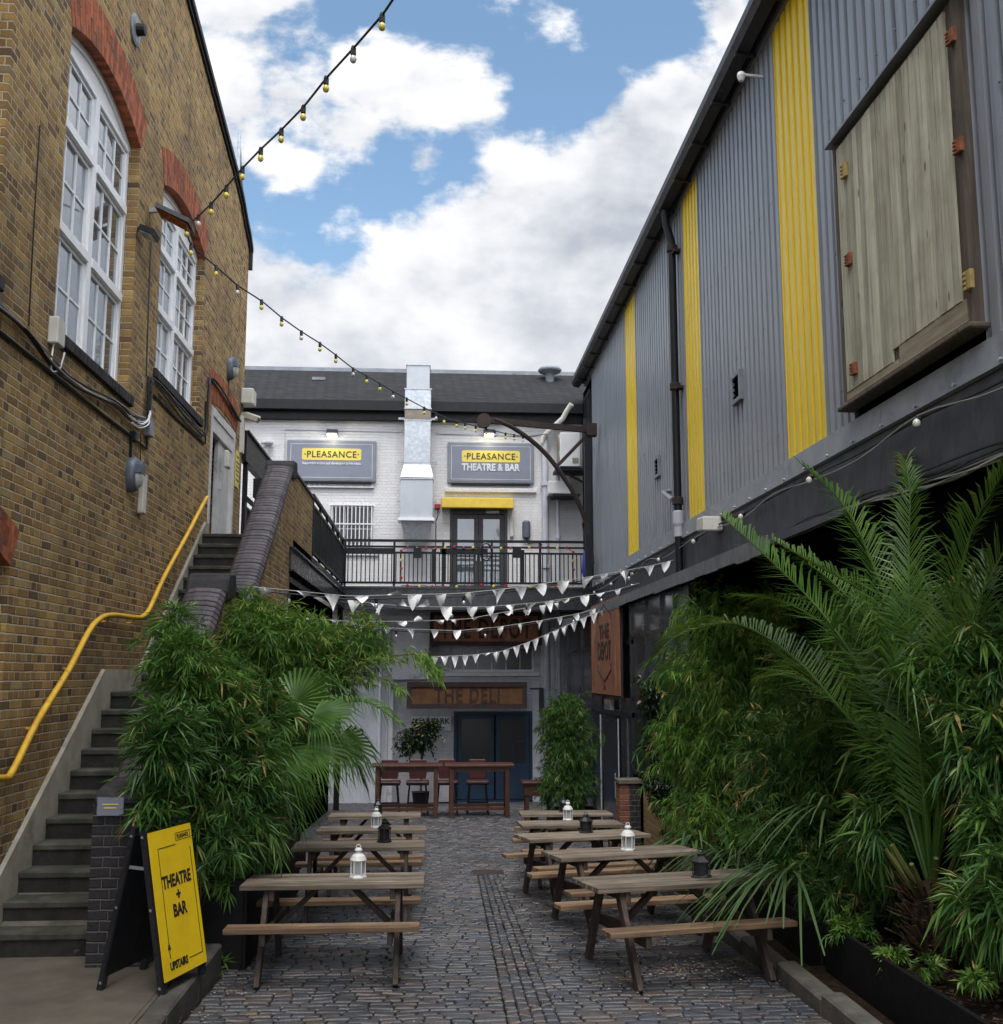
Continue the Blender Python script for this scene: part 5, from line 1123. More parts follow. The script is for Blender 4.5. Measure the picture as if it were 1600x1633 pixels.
c = P(1205,122,X=3.7); T = thing('gutter_sensor', 'small white sensor on a stub arm under the warehouse gutter', 'sensor', c); part('arm', MB().bar((3.79,c.y,c.z),(3.55,c.y,c.z+.02),.025,.025), M['white'], T); part('head', MB().lathe([(.04,.04),(.05,0),(.03,-.06)], (3.53,c.y,c.z), 10), M['white'], T)

# ================================================================== PICNIC TABLES
def make_table():
    T = thing('picnic_table', 'x', 'picnic table', (0,0,0), group='weathered wooden picnic tables')
    L = 1.4; w5 = .62
    for k in range(5):
        y0 = -w5/2+k*w5/5; o = part('top_plank', MB().box(-L/2+random.uniform(-.004,.004), L/2+random.uniform(-.004,.004), y0+.005, y0+w5/5-.005, .652+random.uniform(-.001,.001), .692+random.uniform(-.002,.002)), M['tablewood'], T, bevel=.004, local=True)
    for s in (-1, 1):
        for k in range(2): y0 = s*.58-.1+k*.1; part('bench_plank', MB().box(-L/2-.04, L/2-.03, y0+.005, y0+.096, .402, .442), M['benchwood'], T, bevel=.004, local=True)
    for e in (-1, 1):
        x = e*(L/2-.2)
        for s in (-1, 1): part('leg', MB().bar((x,s*.2,.65),(x,s*.56,.0),.04,.09,up=(0,1,0)), M['legwood'], T, bevel=.004, local=True)
        part('bench_beam', MB().box(x-.062 if e > 0 else x+.022, x-.022 if e > 0 else x+.062, -.66, .66, .315, .4), M['legwood'], T, bevel=.004, local=True)
        part('top_cleat', MB().box(x-.062 if e > 0 else x+.022, x-.022 if e > 0 else x+.062, -.28, .28, .57, .65), M['legwood'], T, bevel=.004, local=True)
        part('brace', MB().bar((e*.12,0,.64),(x-e*.06,0,.34),.07,.04,up=(0,0,1)), M['legwood'], T, bevel=.004, local=True)
    return T
tabs = [(-.77,8.59,0,1.42,'left row picnic table nearest the camera, with the largest white lantern'),(-.745,10.98,0,1.34,'second picnic table of the left row, with a black lantern'),(-.71,12.6,0,1.27,'third picnic table of the left row, with a small white lantern'),(-.775,14.42,0,1.23,'farthest picnic table of the left row, in front of the tall bar table'),
        (1.92,8.385,10.9,1.48,'angled right row picnic table nearest the camera, with a wide black lantern'),(1.835,10.155,11.6,1.44,'angled second picnic table of the right row, with a large white lantern'),(1.67,11.71,12.3,1.4,'angled third picnic table of the right row, with a black bottle shaped lantern'),(1.7,13.02,0,1.25,'fourth picnic table of the right row, with a small white lantern'),(1.825,14.5,0,1.25,'farthest picnic table of the right row, in front of the bamboo column')]
base = make_table()
for i, (x, y, rz, L, lab) in enumerate(tabs):
    t = base if i == 0 else make_table()
    t.location = (x, y, gz(y)); t.rotation_euler = (-math.atan(S), 0, R_(rz+(random.uniform(-1.3,1.3) if i not in (0,4) else 0))); t.scale = (L/1.4, 1, 1); t['label'] = lab
# ------------------------------------------------------------------ lanterns
def lantern(p, col, label, s=1., wide=1., n=6):
    m = M['lantw'] if col == 'w' else M['lantb']; T = thing('lantern', label, 'lantern', p, group='candle lanterns on the picnic tables')
    p = Vector(p); r = .058*s*wide
    part('base', MB().lathe([(r*1.15,0),(r*1.15,.012*s),(r*.98,.02*s),(r*.98,.028*s)], p, n), m, T)
    for k in range(n):
        t = 6.283*k/n; q = p+Vector((r*.93*math.cos(t), r*.93*math.sin(t), 0)); part('post', MB().bar(q+Vector((0,0,.026*s)), q+Vector((0,0,.128*s)), .009, .009, up=(math.cos(t),math.sin(t),0)), m, T)
    part('glass', MB().lathe([(r*.8,.028*s),(r*.8,.126*s)], p, n), M['glassclear'] if col == 'w' else M['glassdark'], T)
    part('candle', MB().lathe([(r*.3,.028*s),(r*.3,.09*s)], p, 8), M['candle'], T)
    if col == 'w': prof = [(r*1.02,.126),(r*1.12,.134),(r*1.02,.146),(r*.85,.165),(r*.55,.18),(r*.36,.184),(r*.36,.198),(r*.52,.204),(r*.5,.212),(r*.3,.222),(r*.05,.226)]
    else: prof = [(r*1.1,.126),(r*1.12,.134),(r*.6,.165),(r*.42,.176),(r*.42,.19),(r*.5,.194),(r*.2,.205)]
    part('roof', MB().lathe([(a, b*s) for a, b in prof], p, n if col == 'b' else 14), m, T)
    zt = (.235 if col == 'w' else .215)*s; g = MB(); g.tube([p+Vector((.018*s*math.cos(t*.7854),0,zt+.018*s*math.sin(t*.7854)-.005)) for t in range(9)], .0035*s, 5); part('ring', g, m, T)
lan = [(571,1401,.7,'w','large white lantern on the nearest table of the left row',1.05,1,6),(613,1344,.7,'b','black lantern on the second table of the left row',1.05,1.1,4),(600,1321,.7,'w','small white lantern on the third table of the left row',1.,1,6),(603,1299,.7,'b','small black lantern on the farthest table of the left row',.95,1,6),
       (1119,1400,.7,'b','wide black lantern on the nearest table of the right row',.95,1.35,6),(1002,1357,.7,'w','large white lantern on the second table of the right row',1.05,1.05,6),(935,1329,.7,'b','black lantern on the third table of the right row',1.,1.25,8),(906,1309,.7,'w','small white lantern on the fourth table of the right row',1.,1,6),(899,1296,.7,'b','small black lantern on the farthest table of the right row',.95,1,6)]
for u, v, G_, c_, lab, s, w_, n in lan: lantern(P(u, v-1, G=G_-.006), c_, lab, s, w_, n)

# ================================================================== BAR TABLES, STOOLS
def bar_table(x0, x1, y, label):
    z = gz(y+.3); T = thing('bar_table', label, 'table', ((x0+x1)/2, y+.3, z), group='tall red brown bar tables')
    part('table_top', MB().box(x0,x1,y,y+.62,z+1.03,z+1.075), M['mahog'], T, bevel=.006)
    for a in (x0+.14, x1-.14):
        for b in (y+.08, y+.54): part('leg', MB().box(a-.045,a+.045,b-.04,b+.04,z-.02,z+1.03), M['mahog'], T, bevel=.004)
    part('apron', MB().box(x0+.1,x1-.1,y+.06,y+.09,z+.93,z+1.028), M['mahog'], T); part('foot_rail', MB().box(x0+.1,x1-.1,y+.5,y+.56,z+.18,z+.24), M['mahog'], T); part('foot_rail', MB().box(x0+.1,x1-.1,y+.06,y+.1,z+.16,z+.22), M['mahog'], T)
bar_table(-1.26,.2,21.4,'left one of two tall red brown bar tables before the blue doors'); bar_table(.24,1.66,21.4,'right one of two tall red brown bar tables before the blue doors')
def stool(x, y, label):
    z = gz(y); T = thing('bar_stool', label, 'stool', (x,y,z), group='red seated stools behind the bar tables')
    part('seat', MB().box(x-.24,x+.24,y-.2,y+.22,z+.62,z+.7), M['redseat'], T, bevel=.02)
    part('backrest', MB().prism([(x-.17,z+.72),(x+.17,z+.72),(x+.21,z+.98),(x+.17,z+1.12),(x-.17,z+1.12),(x-.21,z+.98)], y+.18, y+.22, 'y'), M['redseat'], T, bevel=.01)
    for sx in (-1,1):
        for sy in (-1,1): part('leg', MB().bar((x+sx*.17,y+sy*.15,z+.62),(x+sx*.22,y+sy*.2,z),.035,.035,up=(0,1,0)), M['dark'], T)
    part('foot_ring', MB().box(x-.2,x+.2,y-.19,y-.16,z+.25,z+.28), M['dark'], T)
for x, lab in ((-.92,'leftmost red seated stool tucked behind the left bar table'),(-.32,'red seated stool behind the middle of the left bar table'),(.3,'red seated stool behind the gap between the two bar tables'),(.95,'red seated stool behind the right bar table in front of the blue door')): stool(x, 22.35, lab)
y = 20.4; z = gz(y); x = P(858,1270,Y=y).x; T = thing('low_stool', 'low brown box topped stool beside the bamboo column', 'stool', (x,y,z)); part('seat', MB().box(x-.28,x+.3,y-.2,y+.2,z+.52,z+.74), M['mahog'], T, bevel=.01); part('seat_top', MB().box(x-.32,x+.34,y-.24,y+.24,z+.742,z+.79), M['mahog'], T, bevel=.008)
for sx in (-1,1):
    for sy in (-1,1): part('leg', MB().box(x+sx*.22-.035,x+sx*.22+.035,y+sy*.15-.035,y+sy*.15+.035,z,z+.52), M['mahog'], T)
one('drain_cover', (lambda c: MB().box(c.x-.2,c.x+.2,c.y-.16,c.y+.16,c.z-.01,c.z+.012))(P(779,1392)), M['rust'], 'square iron drain cover where the sett channel ends', 'drain cover', bevel=.006)

# ================================================================== A-BOARD
zb = -.175; Nn = Vector((-1.75,7.27,zb)); d = Vector((.15,.47,0)).normalized(); nr = Vector((d.y,-d.x,0)); T = thing('a_board', 'black A-board with a yellow panel reading THEATRE + BAR UPSTAIRS', 'sign', Nn+d*.26-nr*.25)
W_ = .55; H_ = 1.09; lean = .2; upv = (Vector((0,0,1))*1.06-nr*lean).normalized()
def pt(a, b, c=0.): return Nn+d*a+upv*b+(d.cross(upv))*c
for a in (.025, W_-.025): part('leg', MB().bar(pt(a,0,-.03),pt(a,H_-.02,-.03),.05,.04,up=tuple(nr)), M['darksheen'], T)
part('front_board', MB().obox(pt(W_/2,.56,-.006),d*W_/2,upv*.47,nr*.006), M['dark'], T); yp_ = part('yellow_panel', MB().obox(pt(W_/2,.565,.004),d*(W_/2-.006),upv*.485,(d.cross(upv))*.003), M['boardyellow'], T)
N2 = Nn-nr*.5; up2 = (Vector((0,0,1))*1.06+nr*lean).normalized()
pt2 = lambda a, b, c=0.: N2+d*a+up2*b
for a in (.025, W_-.025): part('leg', MB().bar(pt2(a,0),pt2(a,H_),.05,.04,up=tuple(nr)), M['darksheen'], T)
part('back_board', MB().obox(pt2(W_/2,.56)+nr*.02,d*W_/2,up2*.47,nr*.006), M['dark'], T)
for a in (.02, W_-.02): part('stay', MB().bar(pt(a,.82,-.04), pt2(a,.82), .012,.02), M['galv'], T)
tx = lambda s, size, a, b, fit, bold=.0: text('lettering', s, size, pt(a,b,.0085), d, upv, M['ink'], T, fit=fit, bold=bold, ext=.001)
tx('THEATRE',.115,W_*.52,.70,.36,.004); tx('+',.11,W_*.52,.6,.055,.004); tx('BAR',.115,W_*.52,.5,.17,.004); tx('UPSTAIRS',.07,W_*.36,.16,.22,.003); tx('PLEASANCE',.04,W_*.77,.98,.15,.0005)
g = MB()
def ln(a0, b0, a1, b1, w_=.005): g.bar(pt(a0,b0,.0085),pt(a1,b1,.0085),w_,.002,up=tuple(nr))
ln(.1,.3,.1,.93); ln(.1,.93,.32,.93); ln(.5,.89,.5,.16); ln(.5,.16,.33,.16); ln(.1,.21,.1,.26,.007)
ln(.33,.955,.52,.955,.003); ln(.33,1.005,.52,1.005,.003); ln(.33,.955,.33,1.005,.003); ln(.52,.955,.52,1.005,.003)
o_ = pt(.1,.3,.0085); g.add([o_+upv*.02, o_-upv*.035-d*.02, o_-upv*.035+d*.02], [(0,1,2)]); part('border', g, M['ink'], T)
g = MB()
for b in (.05,.55,1.03):
    for q in (pt(.0,b,-.035), pt2(.0,b)): g.obox(q-d*.002, d*.002, upv*.008, nr*.008)
part('screws', g, M['galv'], T)

# ================================================================== PLANTERS
def trough(x0, x1, y0, y1, zt, zb_, label, t=.03):
    T = thing('planter', label, 'planter', ((x0+x1)/2,(y0+y1)/2,zb_))
    g = MB(); g.box(x0,x0+t,y0,y1,zb_,zt); g.box(x1-t,x1,y0,y1,zb_,zt); g.box(x0+t,x1-t,y0,y0+t,zb_,zt); g.box(x0+t,x1-t,y1-t,y1,zb_,zt); part('box', g, M['pot'], T, bevel=.004)
    part('soil', MB().box(x0+t,x1-t,y0+t,y1-t,zb_,zt-.07), M['soil'], T)
trough(2.93,3.72,5.2,7.85,.1,-.42,'long black trough planter at the near right corner with the date palm'); trough(2.95,3.72,8.0,10.2,.02,-.5,'black trough planter behind the nearest right table'); trough(2.98,3.72,10.4,11.35,-.05,-.6,'black trough planter in front of the low yellow brick wall')
trough(-1.99,-1.47,8.66,9.75,.3,-.42,'black box planter holding the bamboo beside the A-board'); trough(-2.02,-1.5,10.0,12.2,.2,-.5,'black trough planter under the fan palm on the left'); trough(1.95,2.75,17.2,17.9,-.3,-.85,'black planter of the bamboo column at the yard end')
# ================================================================== PLANTS
def leafquad(V, Fc, Rr, p, d, L, w, droop, rnd, nrm):
    s = d.cross(nrm)
    if s.length < 1e-4: s = d.cross(XA)
    s.normalize(); m = p+d*(L*.42)-Vector((0,0,droop*.3*L)); tip = p+d*L-Vector((0,0,droop*L)); k = len(V); f = s.cross(d)*(w*.25)
    V.extend([p, m+s*w/2+f, tip, m-s*w/2+f]); Fc.extend([(k,k+1,k+2),(k,k+2,k+3)]); Rr.extend([rnd,rnd])
def rv(s=1.): return Vector(rng.normal(0, s, 3))
def foliage(blobs, n, L=(.09,.15), w=.014, per=(4,8), outw=.7, droop=.35, shell=.45, upb=0., shoots=36):
    n = int(n*.62)
    V, Fc, Rr = [], [], []
    tot = sum(b[3]*b[5] for b in blobs)
    for (cx, cy, cz, rx, ry, rz) in blobs:
        c = Vector((cx,cy,cz)); lump = [(rv().normalized(), rng.uniform(.6,1.22)) for _ in range(11)]
        for _ in range(int(n*rx*rz/tot)):
            dr = rv().normalized(); k = max(lump, key=lambda l: l[0].dot(dr))[1]
            r = rng.uniform(0,1)**shell*k; q = c+Vector((dr.x*rx,dr.y*ry,dr.z*rz))*r
            if r > 1.02 and rng.random() < .35: continue
            ax = (dr*outw+Vector((0,0,upb))+rv(.45)).normalized(); nn = rng.integers(per[0], per[1]); rn = float(np.clip(rng.normal(.38,.28),0,1))
            for _k in range(nn):
                d = (ax+rv(.55)).normalized(); leafquad(V, Fc, Rr, q, d, rng.uniform(*L), w*rng.uniform(.7,1.2), droop*rng.uniform(.4,1.3), float(np.clip(rn+rng.normal(0,.12),0,1)), (Vector((0,0,1))+rv(.4)).normalized())
    # leafy side shoots that break the outline
    for (cx, cy, cz, rx, ry, rz) in blobs:
        c = Vector((cx,cy,cz)); ns = int(shoots*rx*rz/.35)
        for _ in range(ns):
            dr = rv().normalized(); dr.z = dr.z*.8+.25; dr.normalize(); k = rng.uniform(.85,1.45); e = c+Vector((dr.x*rx,dr.y*ry,dr.z*rz))*k; s0 = c.lerp(e, .45)
            ln_ = (e-s0).length; m_ = max(3, int(ln_/.05)); bend = rng.uniform(.1,.35)*ln_; rb = float(np.clip(rng.normal(.62,.25),0,1))
            for i in range(m_):
                t = (i+rng.random())/m_; q = s0.lerp(e, t)+Vector((0,0,bend*(4*t*(1-t))-bend*t*t))+rv(.012); dd = (e-s0).normalized()*.7+Vector((0,0,.3-1.1*t)); dd.normalize()
                for _k in range(rng.integers(3,6)): leafquad(V, Fc, Rr, q, (dd+rv(.5)).normalized(), rng.uniform(*L)*1.05, w*rng.uniform(.7,1.15), droop*rng.uniform(.5,1.3), float(np.clip(rb+rng.normal(0,.14),0,1)), (Vector((0,0,1))+rv(.3)).normalized())
    g = MB(); g.v = [tuple(p) for p in V]; g.n = len(V); g.f = Fc; g.r = Rr; return g
def B(u, v, Y, ru, rv_, ry=None):
    c = P(u, v, Y=Y); k = Y/1660.; return (c.x, c.y, c.z, ru*k, (ry if ry else ru*k*.8), rv_*k)
def bamboo(label, blobs, n, base, ncul, top, spread, mat='bamboo', sprays=(), **k):
    T = thing('bamboo', label, 'bamboo', base, group=None); b = Vector(base)
    g = foliage(blobs, n, **k)
    for (pts, cnt) in sprays:                        # long arching shoots
        pp = crom([P(u, v, Y=Y) for u, v, Y in pts], 6); part('shoot', MB().tube(pp, [.009*(1-i/len(pp))+.003 for i in range(len(pp))], 5), M['culm'], T)
        for i in range(cnt):
            t = rng.uniform(.25,1); j = min(int(t*(len(pp)-1)), len(pp)-2); q = pp[j].lerp(pp[j+1], rng.random())+rv(.035); dr = (pp[j+1]-pp[j]).normalized(); V, Fc, Rr = [], [], []
            for _ in range(rng.integers(3,6)): leafquad(V, Fc, Rr, q, (dr*.8+rv(.5)).normalized(), rng.uniform(.07,.13), .014, .5, float(rng.uniform(.5,1)), (ZA+rv(.4)).normalized())
            o = g.n; g.v += [tuple(p) for p in V]; g.f += [tuple(o+a for a in f) for f in Fc]; g.r += Rr; g.n += len(V)
    part('foliage', g, M[mat], T, fix=False)
    for i in range(ncul):
        a = b+Vector((random.uniform(-1,1)*spread[0], random.uniform(-1,1)*spread[1], 0)); bl_ = random.choice(blobs)
        e = Vector(bl_[:3])+Vector((random.uniform(-.5,.5)*bl_[3], random.uniform(-.5,.5)*bl_[4], random.uniform(0,.7)*bl_[5]))
        m_ = a.lerp(e, .5)+Vector((0,0,.15)); m_.x = lerp(a.x, e.x, .35)
        part('cane', MB().tube(crom([a, m_, e], 5), [.011]*6+[.008]*3+[.004]*2, 6), M['culm'], T)
    return T
bamboo('tall leafy bamboo beside the A-board, hiding the stair parapet', [B(335,1235,8.8,112,150),B(300,1330,8.5,75,75),B(262,1190,7.9,52,90),B(250,1290,7.9,36,60),B(390,1300,9.,60,90),B(400,1150,9.3,75,70),B(330,1130,8.8,75,60)], 3300, (-1.73,9.2,.2), 9, 2, (.2,.45), 'bamboo_dark', L=(.12,.2), w=.02)
bamboo('bright green bamboo crown rising behind the left bamboo', [B(300,1080,8.6,78,90),B(275,1000,8.8,32,48),B(285,1050,8.5,50,55),B(420,1010,10.4,70,50),B(500,1020,10.9,60,45),B(585,1030,11,45,38),B(400,1040,10.6,80,70),B(335,1040,10.4,70,60),B(470,1060,10.8,75,70),B(395,975,10.8,28,42),B(350,1000,10.6,45,40),B(440,1000,10.8,50,45),B(540,1050,11.2,60,60)], 6000, (-1.75,10.9,.1), 9, 2, (.2,.5), 'bamboo', sprays=[([(520,1120,11),(560,1040,11),(590,985,11)],28),([(500,1100,11),(560,1065,10.8),(620,1048,10.6),(672,1045,10.4),(695,1075,10.3)],85),([(480,1090,11),(560,1085,10.8),(610,1080,10.7),(640,1100,10.6)],32),([(510,1080,11),(545,1010,11),(575,975,11)],34)])
bamboo('weeping light green bamboo by the low brick wall on the right', [B(1160,985,11.8,85,62),B(1120,1090,11.8,78,85),B(1190,1080,11.8,80,90),B(1110,1200,11.8,68,80),B(1180,1200,11.6,80,90),B(1130,1300,11.4,70,60),B(1075,1180,12,30,60),B(1240,1000,11,60,70),B(1270,1110,10.6,70,70)], 5800, (3.35,11.3,-.1), 8, 2, (.25,.4), 'bamboo', L=(.08,.14), w=.013, droop=.8, outw=.5)
bamboo('dark green bamboo filling the bed behind the nearest right table', [B(1310,1090,9.8,90,80),B(1390,1080,8.9,80,90),B(1290,1230,9.3,110,110),B(1250,1340,9.1,90,75),B(1340,1330,9.,100,90),B(1230,1200,9.6,60,80),B(1350,1200,9.3,90,100),B(1330,1420,8.1,75,60),B(1400,1390,7.8,60,80)], 5200, (3.3,9.1,-.05), 10, 2, (.25,.6), 'bamboo_dark', L=(.08,.14), w=.015)
bamboo('bamboo with broad leaves at the near right edge of the yard', [B(1400,1330,7.3,55,60),B(1570,960,7.1,60,60),B(1530,1080,6.9,100,95),B(1590,1200,6.5,80,130),B(1480,1130,7.2,80,90),B(1520,1000,7.7,90,60),B(1420,1010,8.2,70,60),B(1580,1330,6.3,50,90),B(1440,1250,7.5,80,80),B(1620,1050,6.6,70,110),B(1560,1450,6.1,50,60),B(1610,1440,5.9,60,90)], 3600, (3.5,6.4,.05), 7, 2, (.15,.5), 'bamboo_dark', L=(.12,.2), w=.022, droop=.6)
bamboo('clipped bamboo column beside the glazed door at the far end', [B(903,1135,17.6,36,42),B(903,1185,17.6,44,58),B(903,1245,17.6,44,48)], 4200, (2.33,17.6,-.4), 5, 2, (.2,.15), 'bamboo_dark', L=(.08,.13), w=.016, droop=.6, shoots=18)
T = thing('shrub', 'glossy dark leaved shrub between the glazed wall and the weeping bamboo', 'shrub', (3.0,13.2,-.5)); part('foliage', foliage([B(1040,1110,13.2,26,42),B(1052,1170,13.2,30,50),B(1055,1250,13,30,60)], 900, L=(.06,.1), w=.035, per=(3,6)), M['dkleaf'], T, fix=False)
for k in range(4): part('stem', MB().tube(crom([(2.95+.1*k,13.2,-.6),(2.9+.12*k,13.15,.4),(2.75+.15*k,13.2,1.5)],4), .012, 5), M['bark'], T)
c = P(672,1180,Y=24.2); T = thing('potted_shrub', 'very dark round headed shrub standing behind the bar tables', 'shrub', (c.x,24.2,gz(24.2))); part('foliage', foliage([B(672,1175,24.2,32,34),B(690,1160,24.2,16,16),B(650,1190,24.2,20,22)], 1500, L=(.05,.1), w=.03, per=(3,6)), M['dkleaf'], T, fix=False)
part('stem', MB().tube([(c.x,24.2,gz(24.2)+.3),(c.x+.02,24.2,c.z-.3)], .03, 7), M['bark'], T); part('pot', MB().lathe([(.16,0),(.2,.34),(.22,.35)], (c.x,24.2,gz(24.2)), 14), M['pot'], T)
# low leafy sprigs
T = thing('shrub', 'low leafy sprigs at the foot of the left bamboo planter', 'shrub', (-1.5,8.55,-.3)); part('foliage', foliage([B(355,1405,8.7,28,26),B(345,1540,8.6,16,14)], 120, L=(.08,.14), w=.016), M['bamboo'], T, fix=False)
# ---- feather palms
def frond(T, pts, L=.42, n=44, w=.022, v=.35, droop=.25, mat='palm', r=.014, start=.12, stiff=.55):
    n = int(n*2.3); L *= 1.35; w *= .66; start *= .7; v *= .75; droop *= 1.25
    pp = crom(pts, 10); m = len(pp); V, Fc, Rr = [], [], []
    cum = [0]
    for a, b in zip(pp, pp[1:]): cum.append(cum[-1]+(b-a).length)
    g = MB(); g.tube(pp, [r*(1-.8*i/m) for i in range(m)], 6, .5)
    for i in range(n):
        t = start+(1-start)*(i+.5)/n
        for sd in (-1, 1):
            tt = min(.999, t+rng.uniform(-.3,.3)/n); s_ = tt*cum[-1]; j = max(k for k in range(m) if cum[k] <= s_); j = min(j, m-2)
            q = pp[j].lerp(pp[j+1], (s_-cum[j])/max(1e-6,cum[j+1]-cum[j])); d = (pp[j+1]-pp[j]).normalized(); side = d.cross(ZA)
            if side.length < .15: side = d.cross(YA)
            side.normalize(); up = side.cross(d).normalized()
            ll = L*rng.uniform(.82,1.08)*(.5+.6*math.sin(math.pi*min(1,(t*.9+.12))))*(1 if t < .9 else .8)*rng.uniform(.88,1.08)
            dd = (side*sd*.8+d*(stiff+.5*t)+up*v+rv(.06)).normalized(); nrm = (up-side*sd*.5).normalized(); s2 = dd.cross(nrm).normalized(); rn = float(rng.uniform(.2,.8))
            mid = q+dd*ll*.45; tip = q+dd*ll-Vector((0,0,droop*ll*rng.uniform(.6,1.4))); k0 = len(V)
            V += [q+s2*w*.25, q-s2*w*.25, mid+s2*w/2, mid-s2*w/2, mid+nrm*w*.0, tip]; Fc += [(k0,k0+2,k0+3,k0+1),(k0+2,k0+5,k0+3)]; Rr += [rn, rn]
    o = g.n; g.v += [tuple(p) for p in V]; g.f += [tuple(o+a for a in f) for f in Fc]; g.r += Rr; g.n += len(V)
    return part('frond', g, M[mat], T, fix=False)
T = thing('date_palm', 'large date palm with long feathery fronds and fibrous trunk in the near right trough', 'palm', (3.36,6.9,.03))
tb = Vector((3.36,6.95,.03)); g = MB(); g.lathe([(.1,0),(.14,.1),(.16,.25),(.14,.38),(.08,.5),(.04,.55)], tb, 12)
for i in range(260):
    a = random.uniform(0,6.283); h = random.uniform(0,.5); r0 = .12+.035*math.sin(h*6); q = tb+Vector((r0*math.cos(a), r0*math.sin(a), h)); dd = Vector((math.cos(a)*.7, math.sin(a)*.7, random.uniform(.2,1.2))).normalized()
    g.bar(q, q+dd*random.uniform(.06,.2), random.uniform(.006,.03), .004, up=(math.cos(a),math.sin(a),0))
part('trunk', g, M['fibre'], T)
cr_ = tb+Vector((-.02,0,.45))
for k in range(6):
    a = 2.2+k*.55; part('cut_stalk', MB().tube([cr_+Vector((0,0,-.15)), cr_+Vector((.28*math.cos(a), .28*math.sin(a), .22+.05*(k%3)))], [.03,.016], 6), M['culm'], T)
def FR(lst, **k): frond(T, [cr_]+[P(u,v,Y=Y) for u, v, Y in lst], **k)
FR([(1400,1130,7.2),(1322,991,7.5),(1225,890,7.9),(1150,822,8.3)], L=.5, n=50, start=.25)
FR([(1410,1220,7.2),(1337,1126,7.4),(1262,1044,8.),(1172,995,8.6),(1086,1012,9.),(1050,1045,9.1)], L=.46, n=54, start=.25)
FR([(1440,1050,7.1),(1379,868,7.4),(1338,796,7.6),(1280,742,7.8)], L=.42, n=44, start=.35)
FR([(1465,1180,6.9),(1446,1120,6.9),(1424,1040,7.),(1390,980,7.1),(1360,954,7.2),(1345,990,7.3)], L=.4, n=46, droop=.6, start=.3)
FR([(1470,1100,7.),(1452,1000,7.1),(1450,868,7.2),(1452,789,7.2),(1445,735,7.3)], L=.36, n=44, w=.02, start=.3, stiff=.8)
FR([(1520,1000,6.8),(1544,868,6.7),(1562,819,6.6),(1605,745,6.4)], L=.45, n=44, start=.35)
FR([(1540,1040,6.7),(1590,900,6.5),(1660,800,6.3)], L=.45, n=40, start=.3)
FR([(1420,1080,7.3),(1390,960,7.5),(1300,900,7.9),(1230,860,8.3)], L=.42, n=46, start=.3)
FR([(1440,1130,7.4),(1400,1010,7.9),(1330,930,8.5),(1290,900,8.8)], L=.45, n=40, start=.3)
FR([(1430,1200,7.5),(1370,1090,8.1),(1290,1060,8.8),(1220,1080,9.2)], L=.42, n=44, start=.3, droop=.4)
FR([(1540,1120,6.8),(1560,980,6.8),(1580,900,6.9),(1610,840,7.)], L=.4, n=40, start=.3)
FR([(1440,1230,7.2),(1400,1170,7.5),(1340,1150,7.8),(1280,1180,8.)], L=.4, n=36, start=.3, droop=.5)
FR([(1500,1080,7.2),(1490,960,7.6),(1440,880,8.2),(1380,850,8.8)], L=.42, n=40, start=.3)
FR([(1530,1080,7.1),(1530,940,7.4),(1500,860,7.8),(1480,820,8.2)], L=.4, n=38, start=.3)
FR([(1560,1080,6.8),(1600,960,6.9),(1640,900,7.)], L=.42, n=38, start=.3)
FR([(1400,1120,7.6),(1330,1010,8.4),(1250,960,9.2),(1180,950,9.8)], L=.42, n=42, start=.3)
T = thing('feather_palm', 'slender feather palm frond arching out of the left bed', 'palm', (-1.6,10.6,.1)); cr_ = Vector((-1.6,10.6,.5)); part('stem', MB().tube([(-1.6,10.6,.05),(-1.6,10.6,.5)], .05, 8), M['fibre'], T)
FR([(500,1160,10.3),(540,1122,10.1),(590,1122,9.9),(632,1150,9.8)], L=.36, n=40, start=.3, droop=.4)
FR([(470,1120,10.6),(500,1060,10.6),(520,1010,10.7)], L=.32, n=36, start=.3)
FR([(480,1180,10.3),(520,1170,10.1),(560,1200,9.9),(580,1250,9.9)], L=.3, n=34, start=.3, droop=.5)
# ---- fan palm
T = thing('fan_palm', 'fan palm with stiff pleated leaves hanging over the left tables', 'palm', (-1.7,9.95,.1)); hub = Vector((-1.65,9.9,.9)); part('trunk', MB().lathe([(.1,0),(.12,.3),(.1,.8)], (-1.68,9.95,.1), 10), M['fibre'], T)
def fan(c, ax, nrm, R0, n=34, spread=2.5, droop=.4):
    c, ax, nrm = Vector(c), Vector(ax).normalized(), Vector(nrm).normalized(); sd = ax.cross(nrm).normalized(); nrm = sd.cross(ax); V, Fc, Rr = [], [], []
    g = MB(); g.tube(crom([hub, hub.lerp(c,.5)+Vector((0,0,.12)), c], 5), [.014]*11, 5, .4)
    for i in range(n):
        a = -spread+2*spread*i/(n-1); d = (ax*math.cos(a*.5*1.15)+sd*math.sin(a*.5*1.15)).normalized(); l = R0*(1-.18*abs(a)/spread)*rng.uniform(.93,1.05); ww = .021
        p1 = c+d*l*.3; p2 = c+d*l*.72-Vector((0,0,droop*.12*l)); tip = c+d*l-Vector((0,0,droop*l*rng.uniform(.5,1.2))); s2 = d.cross(nrm).normalized(); k = len(V); rn = float(rng.uniform(.2,.9)); f = nrm*.008*(1 if i % 2 else -1)
        V += [c, p1+s2*ww*.5+f, p1-s2*ww*.5-f, p2+s2*ww*.36+f, p2-s2*ww*.36-f, tip]; Fc += [(k,k+1,k+2),(k+1,k+3,k+4,k+2),(k+3,k+5,k+4)]; Rr += [rn]*3
    o = g.n; g.v += [tuple(p) for p in V]; g.f += [tuple(o+a for a in f) for f in Fc]; g.r += Rr; g.n += len(V); part('fan_leaf', g, M['fan'], T, fix=False)
